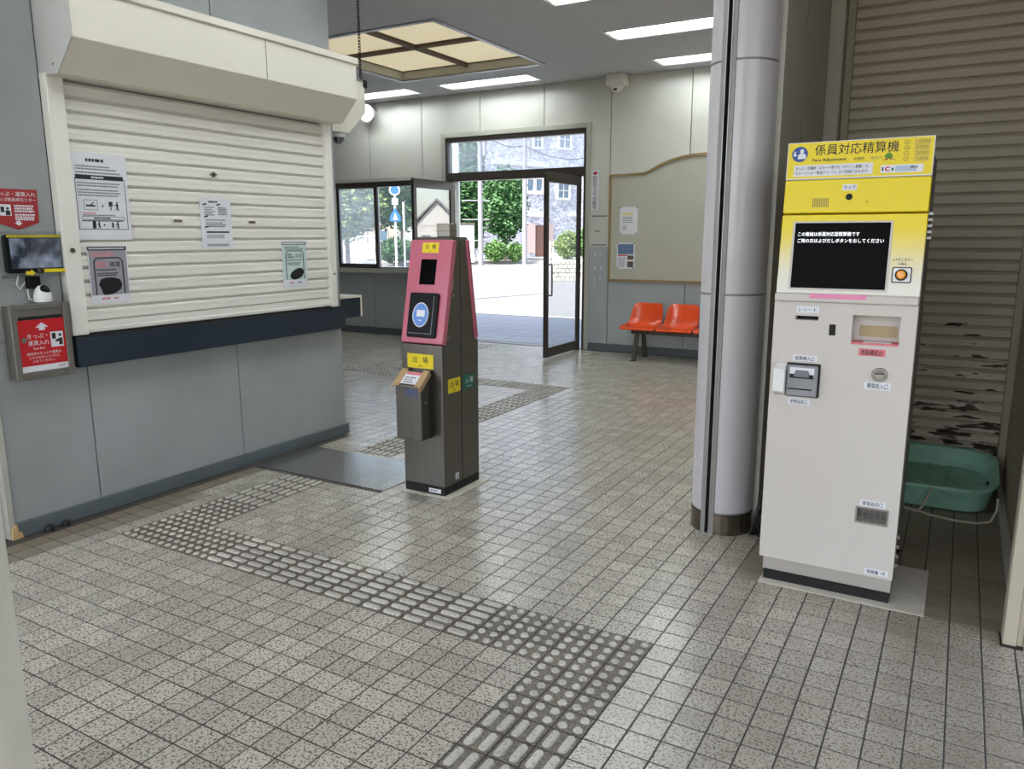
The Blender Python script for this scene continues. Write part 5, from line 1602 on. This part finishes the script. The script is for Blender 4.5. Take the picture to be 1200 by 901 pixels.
fa_ = math.radians(40.5); FFr = Frame(fcen, (math.cos(fa_), math.sin(fa_), 0), (0, 0, 1), (math.sin(fa_), -math.cos(fa_), 0))
t = thing('cycle_rack', 'white rectangular pipe frame with blue mesh outside the window', 'rack', fcen)
build(MB().tube([FFr.p(-3, 0), FFr.p(-3, 13.6), FFr.p(-2.8, 14), FFr.p(4.5, 14), FFr.p(4.7, 13.6), FFr.p(4.7, 0)], .3, 8), 'pipe', M_bwhite, t, smooth=True)
build(MB().tube([FFr.p(-1.6, 0, .5), FFr.p(-1.6, 5.6, .5), FFr.p(-1.2, 6.3, .5), FFr.p(3, 6.3, .5), FFr.p(3.4, 5.6, .5), FFr.p(3.4, 0, .5)], .25, 8), 'hoop', M_bwhite, t, smooth=True)
mb = MB()
for i in range(1, 9): mb.box(-3 + i * .85, -2.9 + i * .85, 0, 13.8, -.1, .0, FFr)
for i in range(1, 13): mb.box(-3, 4.7, i * 1.1, i * 1.1 + .1, -.1, .0, FFr)
build(mb, 'mesh', pm('pale_blue_mesh', 'a9c4dd', .6), t)
# low houses
def house(label, b, D, w, d, h, rh, wall, roof, yaw=0, at=None):
    c = at or polar(b, D); a = math.radians(b + yaw)
    fr = Frame(c, (math.cos(a), math.sin(a), 0), (-math.sin(a), math.cos(a), 0), (0, 0, 1))
    t = thing('house', label, 'house', c)
    build(MB().box(-w, w, 0, d, -.1, h, fr), 'wall', wall, t)
    fr2 = Frame(c, (math.cos(a), math.sin(a), 0), (0, 0, 1), (-math.sin(a), math.cos(a), 0))
    build(MB().poly([(-w - 2, h - .5), (0, h + rh), (w + 2, h - .5), (w + 2, h + .6), (0, h + rh + 1.2), (-w - 2, h + .6)], -2, d + 2, fr2), 'roof', roof, t)
    build(MB().poly([(-w, h - .5), (w, h - .5), (0, h + rh - .2)], 0, d, fr2), 'gable', wall, t)
    for x in (-w * .5, w * .5):
        wd = build(MB().box(x - 3, x + 3, h * .45, h * .75, -.5, .3, fr2), 'window', M_bwhite, t)
        build(MB().box(x - 2.5, x + 2.5, h * .45 + .5, h * .75 - .5, -.6, -.45, fr2), 'pane', M_bglass, wd)
    return t
house('white gabled house reflected in the left door leaf', -32, 0, 13, 30, 20, 14, M_bwhite, M_roofg, at=Vector((150, 345, 0)))
house('pale house behind the trees outside the left window pane', 43.4, 430, 22, 40, 26, 12, M_bwhite, M_roofg)
house('beige house behind the road sign outside the window', 40.0, 500, 13, 40, 24, 12, M_beigew, M_roofg)
